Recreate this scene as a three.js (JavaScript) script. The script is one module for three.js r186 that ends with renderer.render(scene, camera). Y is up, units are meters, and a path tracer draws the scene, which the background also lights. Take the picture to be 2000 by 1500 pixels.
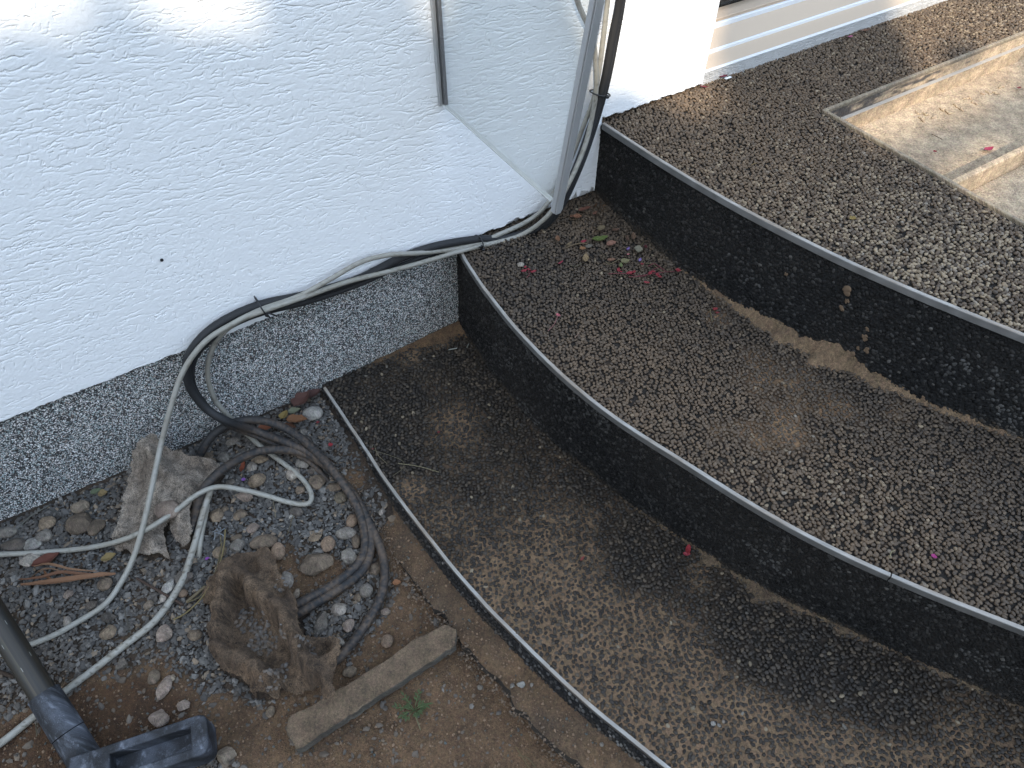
import * as THREE from 'three';
import { mergeGeometries, mergeVertices, toCreasedNormals } from 'three/addons/utils/BufferGeometryUtils.js';
import { RoundedBoxGeometry } from 'three/addons/geometries/RoundedBoxGeometry.js';

// ---------------------------------------------------------------- camera, sky, sun, exposure
const scene = new THREE.Scene();
const FOCAL = 1410.93, YAW = 0.56778, PITCH = 0.86412, ROLL = 0.00513;
const EYE = new THREE.Vector3(0, 1.10, 0.95);
const camera = new THREE.PerspectiveCamera(THREE.MathUtils.radToDeg(2 * Math.atan(750 / FOCAL)), 4 / 3, 0.02, 300);
const look = new THREE.Vector3(Math.sin(YAW) * Math.cos(PITCH), -Math.sin(PITCH), -Math.cos(YAW) * Math.cos(PITCH));
const flat = new THREE.Vector3(Math.cos(YAW), 0, Math.sin(YAW));
const right = flat.clone().multiplyScalar(Math.cos(ROLL)).addScaledVector(flat.clone().cross(look), Math.sin(ROLL));
const above = right.clone().cross(look);
camera.position.copy(EYE);
camera.quaternion.setFromRotationMatrix(new THREE.Matrix4().makeBasis(right, above, look.clone().negate()));

const EXPOSURE = 2.12, SUN = 3.0, SKY = 1.0;
const SUNWARD = new THREE.Vector3(-0.77, 0.9, 1);
{ // clear afternoon sky, pale towards the horizon
  const w = 256, h = 128, d = new Float32Array(w * h * 4), s = SUNWARD.clone().normalize();
  for (let j = 0; j < h; j++) for (let i = 0; i < w; i++) {
    const el = ((j + 0.5) / h - 0.5) * Math.PI, az = ((i + 0.5) / w - 0.5) * 2 * Math.PI;
    const v = new THREE.Vector3(Math.cos(el) * Math.cos(az), Math.sin(el), Math.cos(el) * Math.sin(az));
    const up = Math.max(0, v.y), k = Math.pow(1 - up, 2.2), g = Math.pow(Math.max(0, v.dot(s)), 6);
    const c = [0.60 + 0.42 * k + 0.9 * g, 0.83 + 0.32 * k + 0.8 * g, 1.20 + 0.06 * k + 0.6 * g];
    for (let n = 0; n < 3; n++) d[(j * w + i) * 4 + n] = c[n] * SKY * (v.y < -0.02 ? 0.35 : 1);
    d[(j * w + i) * 4 + 3] = 1;
  }
  const t = new THREE.DataTexture(d, w, h, THREE.RGBAFormat, THREE.FloatType);
  t.mapping = THREE.EquirectangularReflectionMapping; t.minFilter = t.magFilter = THREE.LinearFilter; t.needsUpdate = true;
  scene.background = t; scene.environment = t;
}
const sun = new THREE.DirectionalLight(new THREE.Color(1, 0.88, 0.72), SUN);
sun.position.copy(SUNWARD).multiplyScalar(6).add(new THREE.Vector3(0.6, 0.3, 0.4));
sun.target.position.set(0.6, 0.3, 0.4);
sun.castShadow = true; sun.shadow.mapSize.set(4096, 4096);
Object.assign(sun.shadow.camera, { left: -4, right: 4, top: 4, bottom: -4, near: 0.1, far: 25 });
scene.add(sun, sun.target);

// ---------------------------------------------------------------- helpers
const V = (x, y, z) => new THREE.Vector3(x, y, z);
const clamp = (x, a = 0, b = 1) => Math.min(b, Math.max(a, x));
const ss = (a, b, x) => { const t = clamp((x - a) / (b - a)); return t * t * (3 - 2 * t); };
const lerp = (a, b, t) => a + (b - a) * t;
function rng(seed) { let a = seed >>> 0; return () => { a = (a + 0x6D2B79F5) | 0; let t = Math.imul(a ^ (a >>> 15), 1 | a); t = (t + Math.imul(t ^ (t >>> 7), 61 | t)) ^ t; return ((t ^ (t >>> 14)) >>> 0) / 4294967296; }; }
const hash = (x, y, z) => { let h = Math.imul(x | 0, 374761393) ^ Math.imul(y | 0, 668265263) ^ Math.imul(z | 0, 2147483647 - 1274126177); h = Math.imul(h ^ (h >>> 13), 1274126177); return ((h ^ (h >>> 16)) >>> 0) / 4294967296; };
function noise(x, y = 0, z = 0) { // smooth value noise, -1..1
  const X = Math.floor(x), Y = Math.floor(y), Z = Math.floor(z), f = (t) => t * t * (3 - 2 * t), a = f(x - X), b = f(y - Y), c = f(z - Z);
  const L = (k) => lerp(lerp(hash(X, Y, Z + k), hash(X + 1, Y, Z + k), a), lerp(hash(X, Y + 1, Z + k), hash(X + 1, Y + 1, Z + k), a), b);
  return 2 * (z === Z ? L(0) : lerp(L(0), L(1), c)) - 1;
}
const fbm = (x, y, z = 0, n = 4) => { let s = 0, a = 0.5; for (let i = 0; i < n; i++) { s += a * noise(x, y, z + i * 7); x *= 2.03; y *= 2.03; z *= 2.03; a *= 0.5; } return s; };
// the sight line through a point of the 2000 x 1500 photograph, cut with a level, with a plane along the wall or across it
const sight = (u, v) => right.clone().multiplyScalar((u - 1000) / FOCAL).addScaledVector(above, -(v - 750) / FOCAL).add(look);
const cut = (u, v, axis, value) => { const d = sight(u, v); return EYE.clone().addScaledVector(d, (value - EYE[axis]) / d[axis]); };
const lvl = (u, v, y) => cut(u, v, 'y', y), wal = (u, v, z = 0) => cut(u, v, 'z', z);
const ground = (x, z) => 0.045 - 0.0225 * clamp((x + 0.41) / 0.6) - 0.05 * ss(0.1, 0.62, z) + 0.006 * fbm(x * 9, z * 9, 3, 3) - 0.012 * ss(0.9, 1.6, z);
const gnd = (u, v, h = 0) => { let y = 0.01; for (let i = 0; i < 5; i++) { const p = lvl(u, v, y + h); y = ground(p.x, p.z); } return lvl(u, v, y + h); };

const taken = {};
const named = (o, name) => { const n = taken[name] = (taken[name] ?? -1) + 1; o.name = n ? `${name}_${String(n).padStart(3, '0')}` : name; return o; };
function tag(o, label, category, group, kind) { if (label) o.userData.label = label; if (category) o.userData.category = category; if (group) o.userData.group = group; if (kind) o.userData.kind = kind; return o; }
function thing(name, label, category, group, at = V(0, 0, 0)) { const o = named(new THREE.Group(), name); o.position.copy(at); scene.add(o); return tag(o, label, category, group); }
function one(name, geo, m, label, category, group, kind, at) { const o = named(new THREE.Mesh(geo, m), name); if (at) o.position.copy(at); scene.add(o); return tag(o, label, category, group, kind); }
function part(parent, name, geo, m, kind) { const o = named(new THREE.Mesh(geo, m), name); parent.add(o); if (kind) o.userData.kind = kind; return o; }

function grid(nu, nv, f, uvf, colf) { // a sheet: f(i, j) gives the point; facing is u x v
  const p = [], uv = [], c = [], idx = [];
  for (let j = 0; j <= nv; j++) for (let i = 0; i <= nu; i++) {
    const q = f(i / nu, j / nv); p.push(q.x, q.y, q.z);
    const t = uvf ? uvf(q, i / nu, j / nv) : [i / nu, j / nv]; uv.push(t[0], t[1]);
    if (colf) c.push(...colf(q, i / nu, j / nv));
  }
  for (let j = 0; j < nv; j++) for (let i = 0; i < nu; i++) { const a = j * (nu + 1) + i, b = a + 1, d = a + nu + 1, e = d + 1; idx.push(a, b, e, a, e, d); }
  const g = new THREE.BufferGeometry();
  g.setAttribute('position', new THREE.Float32BufferAttribute(p, 3)); g.setAttribute('uv', new THREE.Float32BufferAttribute(uv, 2));
  if (colf) g.setAttribute('color', new THREE.Float32BufferAttribute(c, 3));
  g.setIndex(idx); g.computeVertexNormals(); return g;
}
function box(w, h, d, x = 0, y = 0, z = 0, r = 0.0015) { const g = new RoundedBoxGeometry(w, h, d, 2, Math.min(r, w / 3, h / 3, d / 3)); g.translate(x, y, z); return g; }
function tube(points, r, seg, rad = 10, closed = false, tension = 0.5) {
  const c = new THREE.CatmullRomCurve3(points, closed, 'catmullrom', tension); c.arcLengthDivisions = 400;
  return new THREE.TubeGeometry(c, seg ?? points.length * 12, r, rad, closed);
}
function rod(points, r, seg, rad = 6) { // a tube with closed ends
  const parts = [tube(points, r, seg, rad)]; for (const k of [0, points.length - 1]) { const s = new THREE.SphereGeometry(r, rad, 5); s.translate(points[k].x, points[k].y, points[k].z); parts.push(s); }
  return mergeGeometries(parts);
}
// a curve x(z) through measured points, carried on past both ends
function spline(pts) {
  const zs = pts.map((p) => p[0]), xs = pts.map((p) => p[1]), n = zs.length, m = zs.map((_, i) => { const a = Math.max(0, i - 1), b = Math.min(n - 1, i + 1); return (xs[b] - xs[a]) / (zs[b] - zs[a]); });
  return (z) => {
    if (z <= zs[0]) return xs[0] + m[0] * (z - zs[0]);
    if (z >= zs[n - 1]) return xs[n - 1] + m[n - 1] * (z - zs[n - 1]) + 0.28 * (z - zs[n - 1]) ** 2;
    let i = 0; while (z > zs[i + 1]) i++;
    const h = zs[i + 1] - zs[i], t = (z - zs[i]) / h, a = t * t, b = a * t;
    return xs[i] * (2 * b - 3 * a + 1) + m[i] * h * (b - 2 * a + t) + xs[i + 1] * (3 * a - 2 * b) + m[i + 1] * h * (b - a);
  };
}
function tex(w, h, f, { color = true, wrap = true } = {}) {
  const d = new Uint8Array(w * h * 4);
  for (let j = 0; j < h; j++) for (let i = 0; i < w; i++) { const c = f(i, j), k = (j * w + i) * 4; if (typeof c === 'number') d[k] = d[k + 1] = d[k + 2] = clamp(c) * 255; else { d[k] = clamp(c[0]) * 255; d[k + 1] = clamp(c[1]) * 255; d[k + 2] = clamp(c[2]) * 255; } d[k + 3] = 255; }
  const t = new THREE.DataTexture(d, w, h); t.magFilter = THREE.LinearFilter; t.minFilter = THREE.LinearMipmapLinearFilter; t.generateMipmaps = true;
  if (wrap) t.wrapS = t.wrapT = THREE.RepeatWrapping; if (color) t.colorSpace = THREE.SRGBColorSpace; t.needsUpdate = true; return t;
}
const lin = (hex) => { const c = new THREE.Color(hex); return [c.r, c.g, c.b]; };
const mixc = (a, b, t) => [lerp(a[0], b[0], t), lerp(a[1], b[1], t), lerp(a[2], b[2], t)];
const std = (o) => new THREE.MeshStandardMaterial(o);

// ---------------------------------------------------------------- materials
const W0 = -0.45, WW = 1.5, WH = 0.75; // part of the wall that the plaster relief covers without repeating
let plasterField;
function plasterRelief() { // rubbed plaster: long shallow scratches dragged nearly level, with crumbs and torn ends
  const N = 2048, a = new Float32Array(N * N).fill(0), r = rng(77), sx = N / WW, sy = N / WH;
  const stamp = (x, y, w, d) => { // a groove with a raised lower lip
    const RX = Math.ceil(w * 2.1 * sx / 1000), RY = Math.ceil(w * 2.3 * sy / 1000);
    for (let j = -RY; j <= RY; j++) for (let i = -RX; i <= RX; i++) {
      const dx = i / sx * 1000 / w, dy = j / sy * 1000 / w, k = ((Math.round(y) + j + 2 * N) % N) * N + (Math.round(x) + i + 2 * N) % N;
      const g = d * Math.exp(-(dx * dx + dy * dy) * 1.6); if (-g < a[k]) a[k] = -g;
      const l = d * 0.22 * Math.exp(-(dx * dx + (dy + 1.15) ** 2) * 2.2); if (a[k] >= 0 && l > a[k]) a[k] = l;
    }
  };
  for (let n = 0; n < 10500; n++) {
    let x = r() * N, y = r() * N; const zone = noise(x / 330, y / 200, 5);
    let dir = -0.03 + 0.09 * noise(x / 420, y / 260, 1) + (r() - 0.5) * 0.30; const len = (5 + 55 * r() * r() * (1 + 0.6 * zone)), w = 0.50 + 0.38 * r(), d = (0.35 + 0.65 * r()) * (0.75 + 0.35 * zone);
    const bend = (r() - 0.5) * 0.004;
    for (let s = 0; s < len; s += 0.8) {
      const e = Math.min(1, s / 6, (len - s) / 9 + 0.15); stamp(x, y, w * (0.6 + 0.4 * e), d * e * (0.75 + 0.35 * noise(s / 4, n)));
      dir += bend + (r() - 0.5) * 0.035; const jag = r() < 0.10 ? (r() - 0.5) * 3.6 : 0;
      x += Math.cos(dir) * 0.8 * sx / 1000; y += (Math.sin(dir) * 0.8 + jag * 0.7 + noise(s / 2.6, n * 1.7, 3) * 0.42) * sy / 1000;
    }
  }
  for (let n = 0; n < 9000; n++) { // torn crumbs, slanting
    let x = r() * N, y = r() * N; if (noise(x / 140, y / 90, 9) < -0.25) continue; const dir = -2.2 + r() * 0.9 + (r() < 0.3 ? 1.6 : 0), len = 1.5 + 6 * r(), d = 0.35 + 0.55 * r();
    for (let s = 0; s < len; s += 0.8) { stamp(x, y, 0.55, d); x += Math.cos(dir) * 0.8 * sx / 1000; y += Math.sin(dir) * 0.8 * sy / 1000; }
  }
  plasterField = a;
  return tex(N, N, (i, j) => 0.62 + 0.46 * a[j * N + i] + 0.05 * noise(i / 2, j / 4, 4) + 0.03 * noise(i / 14, j / 20, 2), { color: false });
}
function mosaic(color) { // plinth render: resin-bound grains of black, grey and white marble
  const W = 2048, H = 1024, sc = W / 900, hgt = new Float32Array(W * H), id = new Int32Array(W * H).fill(-1), r = rng(5);
  const N = 150000, cols = [];
  for (let n = 0; n < N; n++) {
    const q = r(), b = 0.75 + 0.5 * r(); cols.push(q < 0.23 ? [34 * b, 34 * b, 36 * b] : q < 0.48 ? [150 * b, 166 * b, 167 * b] : q < 0.76 ? [226 * b, 223 * b, 220 * b] : q < 0.94 ? [228 * b, 226 * b, 223 * b] : [180 * b, 162 * b, 148 * b]);
    const x = r() * W, y = r() * H, R = (0.66 + 0.66 * r()) * sc, e = 0.6 + 0.4 * r(), an = r() * 3.14, c = Math.cos(an), s = Math.sin(an), z0 = 0.35 + 0.65 * r();
    for (let j = -Math.ceil(R); j <= R; j++) for (let i = -Math.ceil(R); i <= R; i++) {
      const p = (i * c + j * s) / R, t = (-i * s + j * c) / (R * e), q2 = p * p + t * t; if (q2 > 1) continue;
      const k = ((Math.round(y) + j + H) % H) * W + (Math.round(x) + i + W) % W, z = z0 * (1 - 0.45 * q2); if (z > hgt[k]) { hgt[k] = z; id[k] = n; }
    }
  }
  const hm = tex(W, H, (i, j) => hgt[j * W + i], { color: false });
  const cm = tex(W, H, (i, j) => { const n = id[j * W + i]; return n < 0 ? [0.26, 0.258, 0.258] : [cols[n][0] / 255, cols[n][1] / 255, cols[n][2] / 255]; });
  return [cm, hm];
}
const [mosaicColor, mosaicHeight] = mosaic();
const grainRelief = tex(512, 512, (i, j) => 0.5 + 0.25 * noise(i / 1.7, j / 1.7, 1) + 0.2 * noise(i / 4.1, j / 4.1, 2) + 0.2 * noise(i / 11, j / 11, 6), { color: false });
const grainColor = tex(512, 512, (i, j) => { const b = 0.80 + 0.16 * noise(i / 1.5, j / 1.5, 1) + 0.10 * noise(i / 6, j / 6, 2) + 0.08 * noise(i / 30, j / 30, 3), k = hash(i, j, 8) > 0.985 ? 0.55 : 1; return [b * k, b * k * (0.99 + 0.02 * noise(i / 9, j / 9, 4)), b * k * 0.97]; });
const feltRelief = tex(512, 512, (i, j) => 0.5 + 0.22 * noise(i / 2.2, j / 5, 1) + 0.22 * noise(i / 6, j / 2.4, 2) + 0.2 * noise(i / 14, j / 14, 6), { color: false });
const feltColor = tex(512, 512, (i, j) => { const b = 0.78 + 0.16 * noise(i / 2, j / 3, 1) + 0.12 * noise(i / 7, j / 6, 2) + 0.12 * noise(i / 33, j / 30, 3), k = noise(i / 3.1, j / 3.3, 11) > 0.62 ? 0.5 : 1; return [b * k, b * k, b * k]; });
const scuffs = tex(512, 512, (i, j) => { const s = fbm(i / 60, j / 60, 3, 5); return clamp(0.62 + 0.5 * s + 0.14 * noise(i / 2, j / 2, 1)); }, { color: false });
const toolDust = tex(512, 512, (i, j) => { const c = clamp(0.5 + 1.25 * fbm(i / 70, j / 70, 3, 6)), d = clamp(1.6 * fbm(i / 24, j / 34, 9, 5) - 0.25), w = hash(i >> 1, j >> 1, 5) > 0.988 ? 0.4 : 0, g = 0.05 * noise(i / 1.6, j / 1.6, 1); return mixc(mixc([0.075, 0.082, 0.098], [0.255, 0.27, 0.30], c), [0.62, 0.64, 0.68], clamp(0.55 * d + w)).map((x) => x + g); });
const tubeWear = tex(512, 512, (i, j) => { const c = clamp(0.45 + 0.9 * fbm(i / 22, j / 210, 3, 5)), m = clamp(1.5 * fbm(i / 50, j / 40, 8, 5) - 0.35), w = hash(i >> 2, j >> 2, 5) > 0.994 ? 0.6 : 0; return mixc(mixc(mixc([0.04, 0.04, 0.033], [0.235, 0.20, 0.15], c), [0.20, 0.23, 0.175], m), [0.72, 0.72, 0.70], w); });
const plastRel = plasterRelief();
const M = {
  plaster: std({ color: new THREE.Color(0.86, 0.87, 0.88), roughness: 0.85, bumpMap: plastRel, bumpScale: 0.0012 }),
  plasterPlain: std({ color: new THREE.Color(0.86, 0.87, 0.88), roughness: 0.85 }),
  mosaic: std({ map: mosaicColor, bumpMap: mosaicHeight, bumpScale: 0.0008, roughness: 0.5 }),
  soil: std({ vertexColors: true, map: grainColor, bumpMap: grainRelief, bumpScale: 0.0022, roughness: 1 }),
  bed: std({ vertexColors: true, map: grainColor, bumpMap: grainRelief, bumpScale: 0.0008, roughness: 1 }),
  pebble: new THREE.MeshPhysicalMaterial({ color: 0xffffff, roughness: 0.62, specularIntensity: 0.55 }),
  riserPebble: new THREE.MeshPhysicalMaterial({ color: 0xffffff, roughness: 0.8, specularIntensity: 0.35 }),
  strip: std({ vertexColors: true, roughness: 0.62, metalness: 0.15, bumpMap: grainRelief, bumpScale: 0.0003 }),
  aluminium: std({ color: new THREE.Color(0.38, 0.385, 0.39), roughness: 0.5, metalness: 0.3, bumpMap: grainRelief, bumpScale: 0.0001 }),
  sealant: std({ color: new THREE.Color(0.66, 0.65, 0.63), roughness: 0.8, bumpMap: grainRelief, bumpScale: 0.003 }),
  darkMetal: std({ color: new THREE.Color(0.085, 0.085, 0.09), roughness: 0.5, metalness: 0.4 }),
  glass: new THREE.MeshPhysicalMaterial({ color: new THREE.Color(0.905, 0.908, 0.895), roughness: 0, transmission: 1, thickness: 0, ior: 1.5 }),
  blackRubber: std({ vertexColors: true, roughness: 0.66, bumpMap: grainRelief, bumpScale: 0.0003 }),
  greyPlastic: std({ vertexColors: true, roughness: 0.5, bumpMap: grainRelief, bumpScale: 0.0002 }),
  pitMetal: std({ color: new THREE.Color(0.42, 0.38, 0.33), roughness: 0.6, metalness: 0.2, bumpMap: grainRelief, bumpScale: 0.0006 }),
  tie: std({ color: new THREE.Color(0.012, 0.012, 0.013), roughness: 0.45 }),
  chip: std({ color: 0xffffff, roughness: 0.8, flatShading: true }),
  stone: std({ vertexColors: true, map: grainColor, bumpMap: grainRelief, bumpScale: 0.0010, roughness: 0.85 }),
  felt: std({ vertexColors: true, map: feltColor, bumpMap: feltRelief, bumpScale: 0.0022, roughness: 1 }),
  fibre: std({ color: 0xffffff, roughness: 1 }),
  concrete: std({ vertexColors: true, map: grainColor, bumpMap: grainRelief, bumpScale: 0.0012, roughness: 0.95 }),
  doorWhite: std({ color: new THREE.Color(0.74, 0.75, 0.76), roughness: 0.4 }),
  doorDusty: std({ color: new THREE.Color(0.50, 0.395, 0.295), roughness: 0.7, bumpMap: grainRelief, bumpScale: 0.0002 }),
  tarp: std({ color: new THREE.Color(0.035, 0.027, 0.025), roughness: 0.9, bumpMap: feltRelief, bumpScale: 0.001 }),
  toolPlastic: std({ map: toolDust, roughness: 0.7, bumpMap: grainRelief, bumpScale: 0.0005 }),
  toolTube: std({ map: tubeWear, roughness: 0.5 }),
  bark: std({ color: new THREE.Color(0.09, 0.07, 0.05), roughness: 1, bumpMap: grainRelief, bumpScale: 0.01 }),
  crown: new THREE.MeshPhysicalMaterial({ color: new THREE.Color(0.055, 0.10, 0.025), roughness: 0.7, side: THREE.DoubleSide }),
};
const leafMat = (hex, rough = 0.75) => std({ color: new THREE.Color(hex), roughness: rough, side: THREE.DoubleSide, bumpMap: grainRelief, bumpScale: 0.0004 });

// ---------------------------------------------------------------- house wall, plinth, door
const H3 = 0.403, H2 = 0.249, H1 = 0.041; // levels of the landing and the two steps
const n3 = spline([[0, 0.797], [0.169, 0.809], [0.319, 0.828], [0.467, 0.859], [0.588, 0.894], [0.682, 0.928], [0.743, 0.951]]);
const f3 = spline([[0, 0.803], [0.097, 0.795], [0.222, 0.793], [0.324, 0.800], [0.442, 0.818], [0.537, 0.846], [0.626, 0.876], [0.736, 0.918], [0.825, 0.968]]);
const n2 = spline([[0, 0.485], [0.06, 0.474], [0.135, 0.466], [0.243, 0.461], [0.366, 0.467], [0.474, 0.485], [0.586, 0.518], [0.715, 0.559], [0.806, 0.597], [0.894, 0.644], [0.994, 0.705]]);
const f2 = spline([[0, 0.480], [0.096, 0.472], [0.225, 0.468], [0.345, 0.478], [0.485, 0.506], [0.613, 0.545], [0.744, 0.591], [0.892, 0.672], [1.074, 0.777]]);
const n1 = spline([[0, 0.176], [0.148, 0.181], [0.271, 0.185], [0.382, 0.194], [0.507, 0.209], [0.62, 0.231], [0.736, 0.260], [0.862, 0.302]]);

const house = thing('house_wall', 'white scratch-plastered house wall above a speckled grey plinth beside the steps', 'wall', null, V(0.2, 0, 0));
const CORNER = 1.046, R0 = rng(11);
{
  const s = new THREE.Shape(); s.moveTo(-3, 2.9); s.lineTo(-3, H2 + 0.0005);
  for (let x = -2.99; x < 0.78; x += 0.006) { const rough = ss(0.40, 0.6, x); s.lineTo(x, H2 + 0.0005 + 0.0010 * noise(x * 60) + 0.0011 * noise(x * 290, 8) + rough * (0.004 + 0.005 * noise(x * 70, 4) + (x > 0.745 ? 0.012 * noise(x * 210, 2) + 0.008 : 0))); }
  for (let y = H2 + 0.018; y < H3 + 0.004; y += 0.005) s.lineTo(0.798 + 0.0025 * noise(y * 160, 3) + 0.0015 * noise(y * 420, 5), y);
  for (let x = 0.802; x < CORNER; x += 0.007) s.lineTo(x, H3 + 0.004 + 0.0025 * noise(x * 130, 6));
  s.lineTo(CORNER, H3 + 0.004);
  for (let y = H3 + 0.02; y < 0.9; y += 0.01) s.lineTo(CORNER + 0.0012 * noise(y * 80, 7), y);
  s.lineTo(CORNER, 2.9); s.closePath();
  const g = new THREE.ExtrudeGeometry(s, { depth: 0.009, bevelEnabled: false }); g.translate(0, 0, -0.0125);
  const p = g.attributes.position, uv = g.attributes.uv; for (let i = 0; i < p.count; i++) uv.setXY(i, (p.getX(i) - W0) / WW, p.getY(i) / WH);
  g.translate(-0.2, 0, 0); part(house, 'plaster', g, M.plaster);
  // the rubbed relief itself, over the part of the wall near the steps
  const relief = (x, y) => { const N = 2048, u = ((x - W0) / WW) * N, v = ((((y / WH) % 1) + 1) % 1) * N, i = Math.floor(u), j = Math.floor(v), fu = u - i, fv = v - j, A = (p, q) => plasterField[((q % N + N) % N) * N + ((p % N + N) % N)]; return lerp(lerp(A(i, j), A(i + 1, j), fu), lerp(A(i, j + 1), A(i + 1, j + 1), fu), fv); };
  const low = (x) => H2 + 0.0005 + 0.0010 * noise(x * 60) + 0.0011 * noise(x * 290, 8) + ss(0.40, 0.6, x) * (0.004 + 0.005 * noise(x * 70, 4) + (x > 0.745 ? 0.012 * noise(x * 210, 2) + 0.008 : 0));
  const sheet = (nx, ny, x0, x1, yl, y1) => grid(nx, ny, (a, b) => { const x = lerp(x0, x1, a), yb = yl(x), y = yb + (y1 - yb) * b, e = Math.min(1, (x - x0 + (x0 > 0 ? 1 : 0)) / 0.004, (x1 - x + (x1 < 1 ? 1 : 0)) / 0.0035, (y1 - y) / 0.004, (y - yb) / 0.0025); return V(x - 0.2, y, lerp(-0.0036, 0.0015 * relief(x, y) + 0.00016 * noise(x * 300, y * 300, 3), clamp(e))); }, (q) => [(q.x + 0.2 - W0) / WW, q.y / WH]);
  part(house, 'plaster', mergeGeometries([sheet(960, 660, -0.44, 0.799, low, 0.82), sheet(200, 480, 0.799, CORNER + 0.0004, (x) => H3 + 0.004 + 0.0025 * noise(x * 130, 6), 0.82)]), M.plaster);
  const core = new THREE.BoxGeometry(4.044, 2.9, 0.30); core.translate(-0.978 - 0.2, 1.45, -0.1635);
  part(house, 'masonry', core, M.plasterPlain);
  const pl = grid(40, 6, (a, b) => V(lerp(-3, 0.56, a) - 0.2, lerp(-0.15, H2 + 0.003, b), -0.009), (q) => [(q.x) / 0.9, q.y / 0.45]);
  part(house, 'plinth', pl, M.mosaic);
  const over = new THREE.BoxGeometry(3.0, 0.6, 0.31); over.translate(CORNER + 1.502 - 0.2, 2.6, -0.158); part(house, 'lintel', over, M.plasterPlain);
  const far = new THREE.BoxGeometry(1.4, 1.9, 0.31); far.translate(CORNER + 2.3 - 0.2, 1.348, -0.158); part(house, 'pier', far, M.plasterPlain);
}
one('dirt_speck', new THREE.IcosahedronGeometry(0.0024, 1).scale(1, 1.2, 0.5), M.tie, 'tiny black speck stuck on the middle of the white wall', 'speck', null, null, wal(316, 508, 0.001));

const door = thing('terrace_door', 'pale door threshold of stepped sill rails with a dark curtain behind glass', 'door', null, V(1.6, H3, -0.06));
{
  const L = 1.25, cx = CORNER + 0.002 + L / 2 - 1.6, Y = -H3;
  const bar = (name, z0, z1, y0, y1, m, r = 0.002) => part(door, name, box(L, y1 - y0, z0 - z1, cx, (y0 + y1) / 2 + Y, (z0 + z1) / 2 + 0.06, r), m);
  bar('sill_base', -0.008, -0.125, 0.36, 0.4245, M.sealant, 0.003);
  bar('sill_edge', -0.007, -0.014, 0.4246, 0.4280, M.doorWhite);
  const slope = (name, za, ya, zb, yb) => part(door, name, grid(2, 1, (a, b) => V(cx - L / 2 + a * L, lerp(ya, yb, b) + Y, lerp(za, zb, b) + 0.06), (q, a, b) => [a * 3, b * 0.2]), M.doorDusty);
  slope('sill_ledge', -0.014, 0.4268, -0.049, 0.4345);
  bar('sill_rail', -0.049, -0.055, 0.425, 0.4410, M.doorWhite);
  slope('sill_ledge', -0.055, 0.4380, -0.089, 0.4595);
  bar('sill_rail', -0.089, -0.096, 0.425, 0.4690, M.doorWhite);
  slope('sill_ledge', -0.096, 0.4600, -0.111, 0.4610);
  bar('frame_rail', -0.111, -0.150, 0.36, 0.4660, M.doorDusty);
  for (const [a, b] of [[0, 0.05], [L - 0.05, L]]) part(door, 'frame_post', box(b - a, 1.8, 0.03, cx - L / 2 + (a + b) / 2, 0.478 + 0.9 + Y, -0.075, 0.003), M.doorWhite);
  part(door, 'pane', new THREE.BoxGeometry(L - 0.1, 1.8, 0.006).translate(cx, 0.478 + 0.9 + Y, -0.075), M.glass);
  part(door, 'curtain', grid(90, 4, (a, b) => V(cx + (a - 0.5) * (L - 0.02), 0.458 + b * 1.82 + Y, -0.121 + 0.010 * Math.sin(a * 70 + 2 * Math.sin(a * 13))), (q, a, b) => [a * 5, b * 6]), M.tarp);
  part(door, 'backing', new THREE.BoxGeometry(L, 1.95, 0.02).translate(cx, 1.33 + Y, -0.20), M.tarp);
}

// ---------------------------------------------------------------- curved steps
const blob = (list, y) => list.map(([u, v, r, k]) => { const p = lvl(u, v, y); return [p.x, p.z, r, k]; });
const sumBlob = (B, x, z) => { let s = 0; for (const [a, b, r, k] of B) { const d = ((x - a) ** 2 + (z - b) ** 2) / (r * r); if (d < 6) s += k * Math.exp(-d); } return s; };
const sand1 = blob([[860, 1010, 0.05, 0.25], [800, 955, 0.022, 0.9], [1000, 1150, 0.09, 0.75], [1100, 1180, 0.08, 0.55], [1180, 1290, 0.10, 0.7], [1280, 1380, 0.11, 0.85], [1420, 1460, 0.12, 0.8], [1560, 1490, 0.10, 0.55], [1750, 1480, 0.09, 0.5], [880, 830, 0.06, 0.45], [800, 690, 0.03, 0.5], [1080, 1010, 0.06, 0.3], [1900, 1440, 0.06, 0.25], [1370, 1120, 0.02, 0.3]], H1);
const clean1 = blob([[1480, 1280, 0.07, 0.7], [1600, 1320, 0.07, 0.6], [1750, 1380, 0.06, 0.5], [1250, 1110, 0.05, 0.4], [750, 830, 0.07, 0.6], [980, 760, 0.05, 0.5]], H1);
const sand2 = blob([[1550, 800, 0.04, 0.30], [1545, 850, 0.022, 0.55], [1470, 700, 0.05, 0.35], [1560, 740, 0.06, 0.32], [1500, 830, 0.05, 0.28], [1440, 850, 0.05, 0.26], [1640, 800, 0.03, 0.3], [1390, 610, 0.03, 0.6], [1180, 410, 0.05, 0.35], [1750, 800, 0.03, 0.5]], H2);
const dust2 = blob([[1300, 780, 0.16, 0.7], [1450, 880, 0.15, 0.6], [1600, 980, 0.14, 0.45], [1150, 660, 0.14, 0.45], [1750, 1050, 0.14, 0.35], [1900, 1130, 0.12, 0.3], [1130, 430, 0.08, 0.6]], H2);
const pale2 = blob([[1600, 960, 0.06, 0.30], [1700, 990, 0.07, 0.28], [1500, 930, 0.05, 0.2]], H2);
const pale3 = blob([[1700, 430, 0.15, 0.5], [1850, 560, 0.13, 0.6], [1950, 480, 0.10, 0.55], [1600, 400, 0.12, 0.25], [1900, 60, 0.2, 0.45]], H3);
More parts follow.
